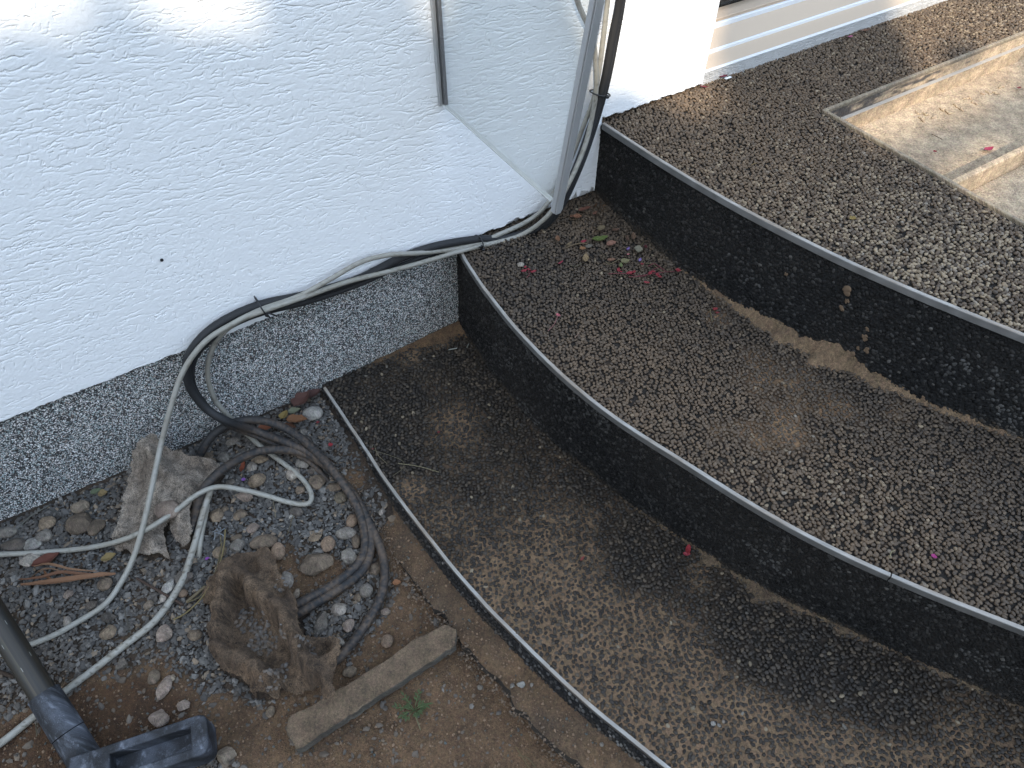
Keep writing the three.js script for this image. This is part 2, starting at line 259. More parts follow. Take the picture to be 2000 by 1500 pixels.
const dust3 = blob([[1350, 250, 0.2, 0.6], [1560, 320, 0.2, 0.5], [1500, 140, 0.2, 0.5], [1750, 60, 0.3, 0.7]], H3);
const SANDC = [0.255, 0.158, 0.090], MORTAR = [0.013, 0.012, 0.011];
const levels = {
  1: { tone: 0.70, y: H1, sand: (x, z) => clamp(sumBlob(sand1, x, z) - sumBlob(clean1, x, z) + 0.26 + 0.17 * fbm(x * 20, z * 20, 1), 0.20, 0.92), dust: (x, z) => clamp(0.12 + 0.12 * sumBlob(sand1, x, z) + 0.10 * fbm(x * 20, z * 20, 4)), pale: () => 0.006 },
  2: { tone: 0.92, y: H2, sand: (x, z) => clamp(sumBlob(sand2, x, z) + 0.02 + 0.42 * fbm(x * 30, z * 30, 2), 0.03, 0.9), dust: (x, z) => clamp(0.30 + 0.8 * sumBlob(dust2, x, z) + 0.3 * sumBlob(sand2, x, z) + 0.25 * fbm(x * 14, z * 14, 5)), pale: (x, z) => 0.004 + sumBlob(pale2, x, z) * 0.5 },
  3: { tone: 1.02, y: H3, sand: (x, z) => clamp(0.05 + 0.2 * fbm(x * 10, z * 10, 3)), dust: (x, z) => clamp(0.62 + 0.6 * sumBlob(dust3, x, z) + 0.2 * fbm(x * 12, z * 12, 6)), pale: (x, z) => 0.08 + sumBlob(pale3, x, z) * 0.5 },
};
const pebbleShapes = [1, 2, 3, 4, 5, 6].map((k) => { // water-worn but blunt-edged little stones
  const g = mergeVertices(new THREE.IcosahedronGeometry(1, 1).deleteAttribute('uv').deleteAttribute('normal')), p = g.attributes.position, r = rng(50 + k), v = V(), cuts = [];
  for (let i = 0; i < 9; i++) cuts.push([V(r() * 2 - 1, (r() * 2 - 1) * 0.5, r() * 2 - 1).normalize(), 0.60 + 0.25 * r()]);
  const ax = 1.0 + 0.16 * r(), az = 0.84 + 0.16 * r();
  for (let i = 0; i < p.count; i++) { v.fromBufferAttribute(p, i); for (const [n, d] of cuts) { const e = v.dot(n) - d; if (e > 0) v.addScaledVector(n, -e * 0.9); } p.setXYZ(i, v.x * ax, clamp(v.y * 0.66, -0.6, 0.40 + 0.025 * k), v.z * az); }
  g.computeVertexNormals(); return g;
});
function scatter(parent, name, shapes, m, list) { // list of [position, quaternion, scale, colour]
  shapes.forEach((g, k) => {
    const mine = list.filter((_, i) => i % shapes.length === k); if (!mine.length) return;
    const im = named(new THREE.InstancedMesh(g, m, mine.length), name), mt = new THREE.Matrix4(), c = new THREE.Color();
    mine.forEach(([p, q, s, col], i) => { mt.compose(p, q, s); im.setMatrixAt(i, mt); im.setColorAt(i, c.setRGB(col[0], col[1], col[2])); });
    im.userData.kind = 'stuff'; parent.add(im);
  });
}
const turned = (r, tilt = 0.42) => new THREE.Quaternion().setFromEuler(new THREE.Euler((r() - 0.5) * tilt * 2, r() * 6.283, (r() - 0.5) * tilt * 2, 'YXZ'));
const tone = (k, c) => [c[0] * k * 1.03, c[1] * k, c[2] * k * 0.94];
function stoneColor(r, dust, pale) {
  const q = r(), b = 0.62 + 0.70 * r();
  let c = q < 0.5 ? [0.028 * b, 0.025 * b, 0.023 * b] : q < 0.82 ? [0.048 * b, 0.040 * b, 0.033 * b] : [0.080 * b, 0.064 * b, 0.049 * b];
  if (r() < pale) { const k = 0.5 + 0.6 * r(); c = r() < 0.85 ? [0.27 * k, 0.225 * k, 0.165 * k] : [0.19 * k, 0.175 * k, 0.155 * k]; }
  return mixc(c, [0.150, 0.105, 0.070], clamp(dust * (0.32 + 0.5 * r())));
}
const steps = thing('entrance_steps', 'curved black pebble entrance steps with thin metal edge strips', 'steps', null, V(0.5, 0, 0.4));
const O = steps.position;
const shift = (g) => { g.translate(-O.x, -O.y, -O.z); return g; };
function pebbleFloor(parent, L, inside, x0, x1, z0, z1, gap, seed) { // bedded pebbles over x0..x1, z0..z1 where inside() holds
  const r = rng(seed), list = []; let row = 0;
  for (let z = z0; z < z1; z += gap * 0.866, row++) {
    const a = typeof x0 === 'function' ? x0(z) : x0, b = typeof x1 === 'function' ? x1(z) : x1;
    for (let x = a + (row % 2) * gap * 0.5; x < b; x += gap) {
      const px = x + (r() - 0.5) * gap * 0.6, pz = z + (r() - 0.5) * gap * 0.6; if (px < a + 0.001 || px > b || !inside(px, pz)) continue;
      const s = gap * (0.43 + 0.21 * r()) * (1 - 0.10 * L.sand(px, pz)), sd = L.sand(px, pz);
      if (r() < 0.04 + 0.25 * Math.max(0, sd - 0.7)) continue;
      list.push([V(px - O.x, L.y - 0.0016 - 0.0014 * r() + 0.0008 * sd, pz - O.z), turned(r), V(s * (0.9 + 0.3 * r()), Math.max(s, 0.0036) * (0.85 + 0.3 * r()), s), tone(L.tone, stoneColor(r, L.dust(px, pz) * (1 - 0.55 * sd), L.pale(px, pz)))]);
    }
  }
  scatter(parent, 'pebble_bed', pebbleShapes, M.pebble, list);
}
function bedSheet(L, x0, x1, z0, z1, nu, nv) { // mortar between the pebbles, filled up with blown sand in places
  return shift(grid(nu, nv, (a, b) => {
    const z = lerp(z1, z0, b), xa = typeof x0 === 'function' ? x0(z) : x0, xb = typeof x1 === 'function' ? x1(z) : x1, x = lerp(xa, xb, a);
    return V(x, L.y - 0.0052 + 0.0040 * ss(0.0, 0.9, L.sand(x, z)) + 0.0005 * noise(x * 190, z * 190, 3) + 0.0004 * noise(x * 60, z * 60, 9), z);
  }, (q) => [q.x / 0.25, q.z / 0.25], (q) => { const s = ss(0.10, 0.62, L.sand(q.x, q.z) + 0.10 * fbm(q.x * 90, q.z * 90, 4)), d = 0.14 * L.dust(q.x, q.z); return mixc(mixc(MORTAR, [0.10, 0.07, 0.045], d), L.y < 0.1 ? [0.190, 0.123, 0.073] : tone(0.85, SANDC), s); }));
}
function riser(parent, top, foot, y1, y0, z0, z1, gap, seed, tint = 1) {
  const at = (z, t) => V(lerp(foot(z), top(z) + 0.002, t), lerp(y0, y1, t), z);
  const face = part(parent, 'riser', shift(grid(160, 12, (a, b) => at(lerp(z0, z1, a), b), (q) => [q.z / 0.25, q.y / 0.25], (q) => { const k = 0.8 + 0.3 * noise(q.z * 40, q.y * 40); return [0.009 * k, 0.009 * k, 0.0092 * k]; })), M.bed);
  const r = rng(seed), list = [], base = new THREE.Quaternion().setFromUnitVectors(V(0, 1, 0), V(-1, 0, 0.15).normalize()); let row = 0;
  const n = Math.round((y1 - y0) / (gap * 0.866));
  for (let k = 0; k <= n; k++, row++) for (let z = z0 + (row % 2) * gap / 2; z < z1; z += gap) {
    const t = clamp((k + (r() - 0.5) * 0.7) / n), zz = z + (r() - 0.5) * gap * 0.7, p = at(zz, t), s = gap * (0.46 + 0.22 * r()), b = tint * (0.55 + 0.8 * r());
    let c = r() < 0.75 ? [0.0075 * b, 0.0074 * b, 0.0076 * b] : r() < 0.97 ? [0.026 * b, 0.025 * b, 0.024 * b] : [0.062 * b, 0.058 * b, 0.053 * b];
    const scuff = clamp(fbm(zz * 11, t * 2.2, seed) * 1.9 - 0.42); if (scuff > 0 && r() < scuff) c = [0.050 * b, 0.049 * b, 0.047 * b]; const film = clamp(0.10 + 0.55 * fbm(zz * 7, t * 1.4, seed + 5)); c = mixc(c, [0.055, 0.046, 0.038], film * 0.55);
    const low = clamp((0.022 - (p.y - y0)) / 0.022) * clamp(0.5 + fbm(zz * 14, seed, 2) * 1.6); c = mixc(c, [0.10, 0.075, 0.05], low * (0.3 + 0.5 * r()));
    list.push([V(p.x - O.x + 0.0003, p.y, p.z - O.z), base.clone().multiply(turned(r, 0.4)), V(s, s * (0.7 + 0.7 * r()), s * (0.8 + 0.3 * r())), c]);
  }
  scatter(face, 'pebble_face', pebbleShapes, M.riserPebble, list);
}
function edgeStrip(curve, y, h, z0, z1, w = 0.003) { // metal strip: outer face, rounded top, underside
  const N = Math.max(2, Math.round((z1 - z0) / 0.012)), out = (z) => { const d = (curve(z + 0.004) - curve(z - 0.004)) / 0.008; return V(-1, 0, d).normalize(); };
  const prof = [[-0.001, -h], [0.0025, -h], [0.0025, -0.0012], [0.0018, -0.0002], [0.0008, 0.0003], [-w, 0.0003], [-w, -0.006]];
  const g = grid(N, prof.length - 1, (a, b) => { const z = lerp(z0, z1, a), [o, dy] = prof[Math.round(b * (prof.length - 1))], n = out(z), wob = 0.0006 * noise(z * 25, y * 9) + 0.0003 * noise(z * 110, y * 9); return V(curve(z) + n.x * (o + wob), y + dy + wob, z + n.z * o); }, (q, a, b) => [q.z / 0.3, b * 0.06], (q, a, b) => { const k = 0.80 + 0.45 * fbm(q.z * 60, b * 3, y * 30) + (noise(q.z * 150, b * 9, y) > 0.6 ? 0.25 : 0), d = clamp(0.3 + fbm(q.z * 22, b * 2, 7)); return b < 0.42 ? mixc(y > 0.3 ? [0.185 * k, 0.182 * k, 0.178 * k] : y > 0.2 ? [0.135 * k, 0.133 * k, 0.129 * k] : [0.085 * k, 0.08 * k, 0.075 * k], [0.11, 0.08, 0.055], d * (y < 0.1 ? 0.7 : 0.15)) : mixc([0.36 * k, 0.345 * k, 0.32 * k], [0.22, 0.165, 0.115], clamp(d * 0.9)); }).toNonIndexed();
  g.computeVertexNormals();
  return shift(g);
}
const PIT = { x0: 1.180, x1: 2.06, z0: 0.190, z1: 0.70 };
{
  const ZE = 1.36, inAll = () => true;
  // lowest step
  const a = part(steps, 'tread', bedSheet(levels[1], (z) => n1(z) + 0.002, (z) => f2(z) + 0.01, -0.012, ZE, 60, 260), M.bed);
  pebbleFloor(a, levels[1], inAll, (z) => n1(z) + 0.003, (z) => f2(z), -0.006, ZE, 0.0071, 101);
  const b = part(steps, 'tread', bedSheet(levels[2], (z) => n2(z) + 0.002, (z) => f3(z) + 0.01, -0.012, ZE, 60, 260), M.bed);
  pebbleFloor(b, levels[2], inAll, (z) => n2(z) + 0.003, (z) => f3(z), -0.006, ZE, 0.0062, 102);
  const c = part(steps, 'landing', mergeGeometries([
    bedSheet(levels[3], (z) => n3(z) + 0.002, PIT.x0, -0.02, 1.3, 60, 150),
    bedSheet(levels[3], PIT.x0, 3.0, -0.02, PIT.z0, 90, 16), bedSheet(levels[3], PIT.x0, 3.0, PIT.z1, 1.3, 40, 20), bedSheet(levels[3], PIT.x1, 3.0, PIT.z0, PIT.z1, 20, 20)]), M.bed);
  pebbleFloor(c, levels[3], (x, z) => !(x > PIT.x0 - 0.012 && x < PIT.x1 && z > PIT.z0 - 0.004 && z < PIT.z1) && (x < 1.3 || z < 0.3), (z) => n3(z) + 0.003, 2.7, -0.012, 0.95, 0.0063, 103);
  riser(steps, n1, (z) => n1(z) - 0.013, H1 - 0.006, -0.002, -0.01, ZE, 0.0062, 111, 2.2);
  riser(steps, n2, f2, H2 - 0.0075, H1 - 0.006, -0.01, ZE, 0.0060, 112);
  riser(steps, n3, f3, H3 - 0.0075, H2 - 0.006, -0.01, ZE, 0.0060, 113);
  for (const [cv, y, h, cuts] of [[n3, H3, 0.0115, [0.006, 1.36]], [n2, H2, 0.0112, [0.004, 0.862, 1.36]], [n1, H1, 0.0085, [0.004, 0.905, 1.36]]])
    for (let i = 1; i < cuts.length; i++) part(steps, 'edge_strip', edgeStrip(cv, y + 0.0012, h, cuts[i - 1] + (i > 1 ? 0.0007 : 0), cuts[i] - 0.0007), M.strip);
  // concrete footing that shows under the lowest step
  const off = (z) => 0.034 + 0.022 * ss(0.05, 0.5, z) + 0.012 * ss(0.55, 0.9, z) + 0.003 * noise(z * 60, 2) + 0.0030 * noise(z * 190, 5) + 0.005 * noise(z * 34, 3);
  const foot = mergeGeometries([
    grid(10, 160, (a, b) => { const z = lerp(ZE, -0.01, b), x = lerp(n1(z) - off(z), n1(z) - 0.006, a); return V(x, 0.004 + 0.0035 * ss(0.3, 1, a) - 0.004 * ss(0.25, 0, a) + 0.0015 * noise(x * 120, z * 120), z); }, (q) => [q.x / 0.25, q.z / 0.25], (q) => mixc(tone(0.62, SANDC), [0.07, 0.052, 0.038], clamp(0.35 + 0.6 * fbm(q.x * 25, q.z * 25, 3)))),
    grid(160, 4, (a, b) => { const z = lerp(-0.01, ZE, a), x = n1(z) - off(z) + 0.003 * noise(z * 70, b * 4) * (1 - b); return V(x, lerp(-0.09, 0.0005, b), z); }, (q) => [q.z / 0.25, q.y / 0.25], () => [0.055, 0.045, 0.036])]);
  part(steps, 'footing', shift(foot), M.bed);
}

// ---------------------------------------------------------------- sand blown into the corners of the steps
function drift(foot, y, prof, label, seed) { // prof: [u, v, width, height] along the riser foot
  const P = prof.map(([u, v, w, h]) => [lvl(u, v, y).z, w, h]), z0 = P[0][0], z1 = P[P.length - 1][0];
  const look = (z, k) => { let i = 0; while (i < P.length - 2 && z > P[i + 1][0]) i++; return lerp(P[i][k], P[i + 1][k], ss(P[i][0], P[i + 1][0], z)); };
  const rag = (z) => Math.max(0.05, 0.70 + (y < 0.1 ? 1.0 : 0.6) * fbm(z * 45, seed, 1, 4)), g = grid(14, 190, (a, b) => {
    const z = lerp(z1, z0, b), w = Math.max(0.0012, look(z, 1) * rag(z)), h = look(z, 2) * rag(z + 5), x = foot(z) + 0.004 - (1 - a) * (w + 0.004), t = a;
    return V(x, y - 0.0035 + (h + 0.0032) * Math.pow(t, 1.15) + 0.0012 * noise(x * 150, z * 150, seed) * ss(0, 0.3, t) * ss(0, 0.004, h), z);
  }, (q) => [q.x / 0.25, q.z / 0.25], (q) => mixc(y < 0.1 ? [0.11, 0.078, 0.05] : [0.16, 0.108, 0.066], y < 0.1 ? [0.16, 0.112, 0.07] : [0.22, 0.148, 0.09], clamp(0.5 + fbm(q.x * 30, q.z * 30, seed))));
  const c = V((foot((z0 + z1) / 2)), y, (z0 + z1) / 2); g.translate(-c.x, -c.y, -c.z);
  one('sand_drift', g, M.soil, label, 'sand', null, 'stuff', c);
}
drift(f3, H2, [[1310, 535, 0.004, 0.003], [1390, 585, 0.014, 0.010], [1480, 635, 0.026, 0.016], [1560, 668, 0.034, 0.022], [1620, 692, 0.042, 0.034], [1680, 725, 0.030, 0.020], [1730, 755, 0.026, 0.014], [1790, 785, 0.009, 0.006], [1860, 815, 0.015, 0.010], [1940, 845, 0.010, 0.006], [2000, 865, 0.006, 0.003], [2100, 900, 0.004, 0.002]], 'long ridge of brown sand heaped along the foot of the upper riser', 3);
drift(f2, H1, [[1180, 945, 0.002, 0.002], [1320, 1045, 0.010, 0.008], [1420, 1110, 0.022, 0.014], [1500, 1155, 0.026, 0.014], [1600, 1205, 0.020, 0.012], [1680, 1245, 0.018, 0.010], [1800, 1300, 0.010, 0.006], [1900, 1345, 0.014, 0.006], [2050, 1410, 0.008, 0.003]], 'low strip of brown sand along the foot of the middle riser', 7);
{
  const y = H1, g = grid(60, 20, (a, b) => { const x = lerp(0.27, 0.487, a), w = 0.010 + 0.045 * ss(0.33, 0.47, x) * (0.7 + 0.5 * fbm(x * 60, 3)), z = -0.008 + b * w, h = (0.003 + 0.009 * ss(0.30, 0.47, x)); return V(x, y - 0.0035 + (h + 0.0025) * Math.pow(1 - b, 1.2) * ss(0.265, 0.30, x) + 0.0008 * noise(x * 150, z * 150), z); }, (q) => [q.x / 0.25, q.z / 0.25], (q) => mixc([0.10, 0.068, 0.043], tone(0.6, SANDC), clamp(0.5 + fbm(q.x * 30, q.z * 30))));
  g.index.array.reverse(); g.computeVertexNormals(); g.translate(-0.4, -y, -0.01);
  one('sand_drift', g, M.soil, 'thin wedge of brown sand along the plinth at the back of the lowest step', 'sand', null, 'stuff', V(0.4, y, 0.01));
}
const mudMat = std({ color: new THREE.Color(0.135, 0.09, 0.056), roughness: 1, bumpMap: grainRelief, bumpScale: 0.001 });
{ // clods of mud thrown against the upper riser
  const r = rng(31), spots = [[1652, 565, 0.010], [1655, 588, 0.004], [1644, 602, 0.005], [1696, 642, 0.004], [1690, 658, 0.006], [1662, 688, 0.007], [1695, 683, 0.006], [1678, 680, 0.004], [1537, 535, 0.003], [1805, 777, 0.004]];
  spots.forEach(([u, v, s], i) => {
    const d = sight(u, v); let t = 0.5; for (; t < 3; t += 0.0005) { const p = EYE.clone().addScaledVector(d, t); if (p.y < H3 && p.x > lerp(f3(p.z), n3(p.z), clamp((p.y - H2) / (H3 - H2)))) break; }
    const p = EYE.clone().addScaledVector(d, t), gs = [];
    for (let k = 0; k < 9; k++) { const q = new THREE.IcosahedronGeometry(s * (0.25 + 0.35 * r()), 1).deleteAttribute('uv'); q.scale(0.35, 1, 1); q.translate(-0.0015, (r() - 0.5) * s * 1.5, (r() - 0.5) * s * 1.4); gs.push(q); }
    one('mud_splash', mergeGeometries(gs), mudMat, ['largest tan mud splash, near the top of the upper riser', 'tiny tan mud dot just under the largest mud splash', 'small tan mud spot second below the largest splash', 'upper dot of the pair of mud spots above the sand mound', 'lower blot of the pair of mud spots above the sand mound', 'tan mud blot close to the crest of the sand mound', 'mud blot beside the sand mound, under the pair of spots', 'small mud dot between the two blots at the sand mound', 'lone faint mud dot high on the riser, far from the others', 'lone mud clod low on the riser past the sand mound'][i], 'mud', null, null, p);
  });
}

// ---------------------------------------------------------------- sunken doormat well
const well = thing('doormat_well', 'sunken sandy doormat well with pale rim let into the landing', 'doormat well', null, V(PIT.x0, H3 - 0.07, PIT.z0));
{
  const { x0, x1, z0, z1 } = PIT, Y = H3, sh = (g) => g.translate(-x0, -(H3 - 0.07), -z0), conc = (q) => mixc([0.66, 0.525, 0.375], [0.52, 0.39, 0.265], clamp(0.5 + 0.9 * fbm(q.x * 14, q.z * 14, q.y * 30)));
  const planarUV = (g) => { const p = g.attributes.position, uv = []; for (let i = 0; i < p.count; i++) uv.push(p.getX(i) / 0.25, (p.getZ(i) + p.getY(i)) / 0.25); g.setAttribute('uv', new THREE.Float32BufferAttribute(uv, 2)); return g; };
  const painted = (g) => { planarUV(g); const p = g.attributes.position, c = []; for (let i = 0; i < p.count; i++) c.push(...conc(V().fromBufferAttribute(p, i))); g.setAttribute('color', new THREE.Float32BufferAttribute(c, 3)); return g; };
  const rimmed = (g) => { planarUV(g); const p = g.attributes.position, c = []; for (let i = 0; i < p.count; i++) { const q = V().fromBufferAttribute(p, i), k = 0.8 + 0.4 * fbm(q.x * 40, q.z * 40, 2); c.push(0.44 * k, 0.36 * k, 0.265 * k); } g.setAttribute('color', new THREE.Float32BufferAttribute(c, 3)); return g; };
  const F = Y - 0.066;
  part(well, 'floor', sh(grid(110, 70, (a, b) => { const x = lerp(x0 - 0.02, x1, a), z = lerp(z1, z0 - 0.02, b); return V(x, F + 0.0015 * fbm(x * 30, z * 30, 2) + 0.003 * ss(0.05, 0, z - z0) , z); }, (q) => [q.x / 0.25, q.z / 0.25], conc)), M.soil);
  const rim = (w, d, x, z) => part(well, 'rim', sh(rimmed(box(w, 0.03, d, x, Y - 0.0135, z, 0.002))), M.concrete);
  rim(x1 - x0 + 0.01, 0.008, (x0 + x1) / 2, z0 - 0.001); rim(0.008, z1 - z0, x0 - 0.001, (z0 + z1) / 2); rim(x1 - x0, 0.008, (x0 + x1) / 2, z1 + 0.002);
  const plate = grid(300, 6, (a, b) => V(lerp(x0 + 0.004, x1 - 0.004, a), lerp(Y - 0.027, Y - 0.004, b), z0 + 0.0052), (q) => [q.x / 0.25, q.y / 0.25], (q) => { const st = ss(0.05, 0.35, fbm(q.x * 26, q.y * 160, 4) + 0.62 - (q.x - x0) * 1.9); return mixc(conc(q), [0.12, 0.105, 0.095], st); });
  part(well, 'frame_plate', sh(plate), M.concrete);
  part(well, 'frame_plate', sh(box(x1 - x0 - 0.008, 0.002, 0.008, (x0 + x1) / 2, Y - 0.0275, z0 + 0.0092, 0.0006)), M.pitMetal);
  part(well, 'side_wall', sh(painted(box(x1 - x0 + 0.02, 0.05, 0.03, (x0 + x1) / 2, Y - 0.0545, z0 - 0.003, 0.003))), M.concrete);
  part(well, 'side_wall', sh(painted(box(0.02, 0.05, z1 - z0, x0 - 0.008, Y - 0.055, (z0 + z1) / 2 + 0.02, 0.003))), M.concrete);
  const rz = lvl(1872, 352, Y - 0.025).z;
  part(well, 'cross_rail', sh(painted(box(x1 - x0 - 0.012, 0.042, 0.013, (x0 + x1) / 2 + 0.004, Y - 0.043, rz, 0.003))), M.concrete);
  // raised scrapes left in the floor where a mat had stuck
  const r = rng(9), gs = []; for (const [u, v] of [[1790, 222], [1800, 232], [1812, 224], [1826, 230], [1838, 213], [1850, 221], [1866, 203], [1880, 212], [1893, 192], [1905, 200], [1916, 184], [1930, 178], [1942, 182], [1958, 168]]) { const p = lvl(u, v, F + 0.001), n = 2 + Math.floor(r() * 2); for (let k = 0; k < n; k++) { const a = r() * 6.28, q = new THREE.SphereGeometry(0.0035, 8, 6); q.scale(1 + 1.6 * r(), 0.55, 0.7); q.rotateY(a); q.translate(p.x + (r() - 0.5) * 0.014, p.y, p.z + (r() - 0.5) * 0.012); gs.push(q); } }
  const sc = mergeGeometries(gs); part(well, 'scrape', sh(painted(sc)), M.concrete, 'stuff');
}

// ---------------------------------------------------------------- the ground beside the steps
const sandSpots = [[240, 1410, 0.075], [60, 1490, 0.08], [700, 1470, 0.10], [830, 1440, 0.11], [960, 1420, 0.10], [560, 1490, 0.06], [830, 1180, 0.05], [880, 1240, 0.04], [760, 1060, 0.025], [560, 1140, 0.045], [640, 1130, 0.03], [440, 1410, 0.035], [620, 1300, 0.03], [780, 1290, 0.045], [690, 940, 0.02], [850, 1340, 0.05], [1050, 1480, 0.09], [720, 1380, 0.05], [335, 1420, 0.05], [800, 1100, 0.03]].map(([u, v, r]) => { const p = gnd(u, v); return [p.x, p.z, r]; });
const darkSpots = [[225, 1405, 0.055], [330, 1400, 0.035], [60, 1470, 0.05], [150, 1440, 0.05]].map(([u, v, r]) => { const p = gnd(u, v); return [p.x, p.z, r]; });  // patches of darker, browner soil colour near the tool
const darkened = (x, z) => { let s = 0; for (const [a, b, r] of darkSpots) s += Math.exp(-((x - a) ** 2 + (z - b) ** 2) / (r * r)); return ss(0.35, 0.6, s + 0.3 * fbm(x * 30, z * 30, 6)); };
const prints = [gnd(738, 1410), gnd(700, 1485)];
const sandy = (x, z) => { let s = 0; for (const [a, b, r] of sandSpots) s += Math.exp(-((x - a) ** 2 + (z - b) ** 2) / (r * r)); return clamp(s * 1.1 + 0.35 * fbm(x * 22, z * 22, 8)); };
{
  const X0 = -0.95, X1 = 0.34, Z0 = -0.02, Z1 = 1.35, edge = (x, z) => Math.max(ss(-0.88, -0.95, x), ss(1.28, 1.35, z));
  const g = grid(330, 340, (a, b) => { const x = lerp(X0, X1, a), z = lerp(Z1, Z0, b); let y = ground(x, z) + 0.004 * fbm(x * 40, z * 40, 1) + 0.0015 * noise(x * 170, z * 170, 2);
    y -= 0.006 * Math.exp(-((x - prints[0].x) ** 2 / 0.0004 + (z - prints[0].z) ** 2 / 0.0006)) + 0.006 * Math.exp(-((x - prints[1].x) ** 2 / 0.0005 + (z - prints[1].z) ** 2 / 0.0008)); return V(x, lerp(y, -0.12, edge(x, z)), z); },
    (q) => [q.x / 0.25, q.z / 0.25], (q) => { const s = sandy(q.x, q.z), d = clamp(0.5 + fbm(q.x * 12, q.z * 12, 5)); return mixc(mixc([0.034, 0.025, 0.018], [0.080, 0.054, 0.035], d), mixc([0.115, 0.068, 0.037], [0.178, 0.107, 0.059], d), ss(0.15, 0.6, s)).map((x, k) => x * (1 - [0.42, 0.50, 0.58][k] * clamp(darkened(q.x, q.z)))); });
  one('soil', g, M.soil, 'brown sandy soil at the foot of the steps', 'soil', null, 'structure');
  const big = grid(60, 60, (a, b) => { const x = lerp(-60, 60, a), z = lerp(60, -60, b); return V(x, -0.10, z); }, (q) => [q.x / 0.25, q.z / 0.25], () => [0.11, 0.10, 0.06]);
  one('ground', big, M.soil, 'open garden ground around the house', 'ground', null, 'structure');
}

// ---------------------------------------------------------------- glass side screen on the wall
{
  const foot = wal(863, 200), XP = foot.x, yb = foot.y, out0 = cut(1085, 405, 'x', XP), out1 = cut(1162, 0, 'x', XP);
  const lean = (out1.z - out0.z) / (out1.y - out0.y), top = 1.9, zt = out0.z + lean * (top - yb);
  const g = thing('glass_screen', 'clear glass side screen in grey metal profiles standing out from the white wall', 'glass screen', null, V(XP, yb, 0));
  const pane = new THREE.Shape([new THREE.Vector2(-0.006, 0.002), new THREE.Vector2(-(out0.z - 0.006), 0.002), new THREE.Vector2(-(zt - 0.006), top - yb), new THREE.Vector2(-0.006, top - yb)]);
  const pg = new THREE.ExtrudeGeometry(pane, { depth: 0.006, bevelEnabled: false }); pg.rotateY(Math.PI / 2); pg.translate(-0.003, 0, 0);
  part(g, 'pane', pg, M.glass);
  part(g, 'pane_edge', new THREE.BoxGeometry(0.0066, 0.0022, out0.z - 0.016).translate(0, 0.0006, out0.z / 2), std({ color: new THREE.Color(0.50, 0.505, 0.49), roughness: 0.35 }));
  part(g, 'wall_profile', box(0.006, top - yb + 0.004, 0.013, 0.001, (top - yb) / 2, 0.0075, 0.001), M.darkMetal);
  part(g, 'wall_flange', box(0.005, top - yb + 0.002, 0.007, -0.0047, (top - yb) / 2, 0.0042, 0.001), M.aluminium);
  const slant = (w, d, x, z) => { const gg = box(w, top - yb + 0.012, d, x, (top - yb) / 2 - 0.004, 0, 0.0012), p = gg.attributes.position; for (let i = 0; i < p.count; i++) p.setZ(i, p.getZ(i) + z + lean * p.getY(i)); gg.computeVertexNormals(); return gg; };
  part(g, 'outer_profile', slant(0.0125, 0.009, 0.000, out0.z + 0.0035), M.aluminium);
  part(g, 'edge_cap', slant(0.008, 0.002, -0.001, out0.z + 0.0092), M.aluminium);
  const bead = slant(0.0035, 0.006, 0.0078, out0.z + 0.0025), bp = bead.attributes.position; for (let i = 0; i < bp.count; i++) bp.setX(i, bp.getX(i) + 0.0012 * noise(bp.getY(i) * 200, bp.getZ(i) * 90));
  part(g, 'sealant_bead', bead, M.sealant);
}

// ---------------------------------------------------------------- cables
const painted = (g, f) => { const p = g.attributes.position, c = [], v = V(); for (let i = 0; i < p.count; i++) c.push(...f(v.fromBufferAttribute(p, i))); g.setAttribute('color', new THREE.Float32BufferAttribute(c, 3)); return g; };
// a stop is [u, v, height above what lies under it, 'w' on the wall (distance out) or 'g' on the ground]
const route = (list) => list.map(([u, v, h, k]) => k === 'w' ? wal(u, v, h) : k === 's' ? lvl(u, v, H2 + h) : gnd(u, v, h));
function cable(stops, r, m, col, label, seg) {
  const pts = route(stops), c = pts[Math.floor(pts.length / 2)].clone(), g = painted(tube(pts, r, seg ?? pts.length * 14, 12), col); g.translate(-c.x, -c.y, -c.z);
  return one('cable', g, m, label, 'cable', 'cables running down the wall', null, c);
}
const blackCol = (p) => { const low = ss(0.13, 0.05, p.y) * clamp(0.42 + 0.9 * fbm(p.x * 40, p.z * 40, p.y * 40) + 0.9 * noise(p.x * 330, p.z * 330, p.y * 330)); return mixc([0.013, 0.013, 0.014], [0.105, 0.072, 0.048], 0.8 * low * (p.z > 0.05 ? 1 : 0.3)); };
const greyCol = (dirt) => (p) => { const k = clamp(0.15 + 0.9 * fbm(p.x * 90, p.y * 90, p.z * 90)) * dirt, s = noise(p.x * 260, p.y * 260, p.z * 260) > 0.5 ? dirt : 0; return mixc(mixc([0.27, 0.258, 0.225], [0.18, 0.15, 0.103], k), [0.10, 0.085, 0.06], s * 0.8); };
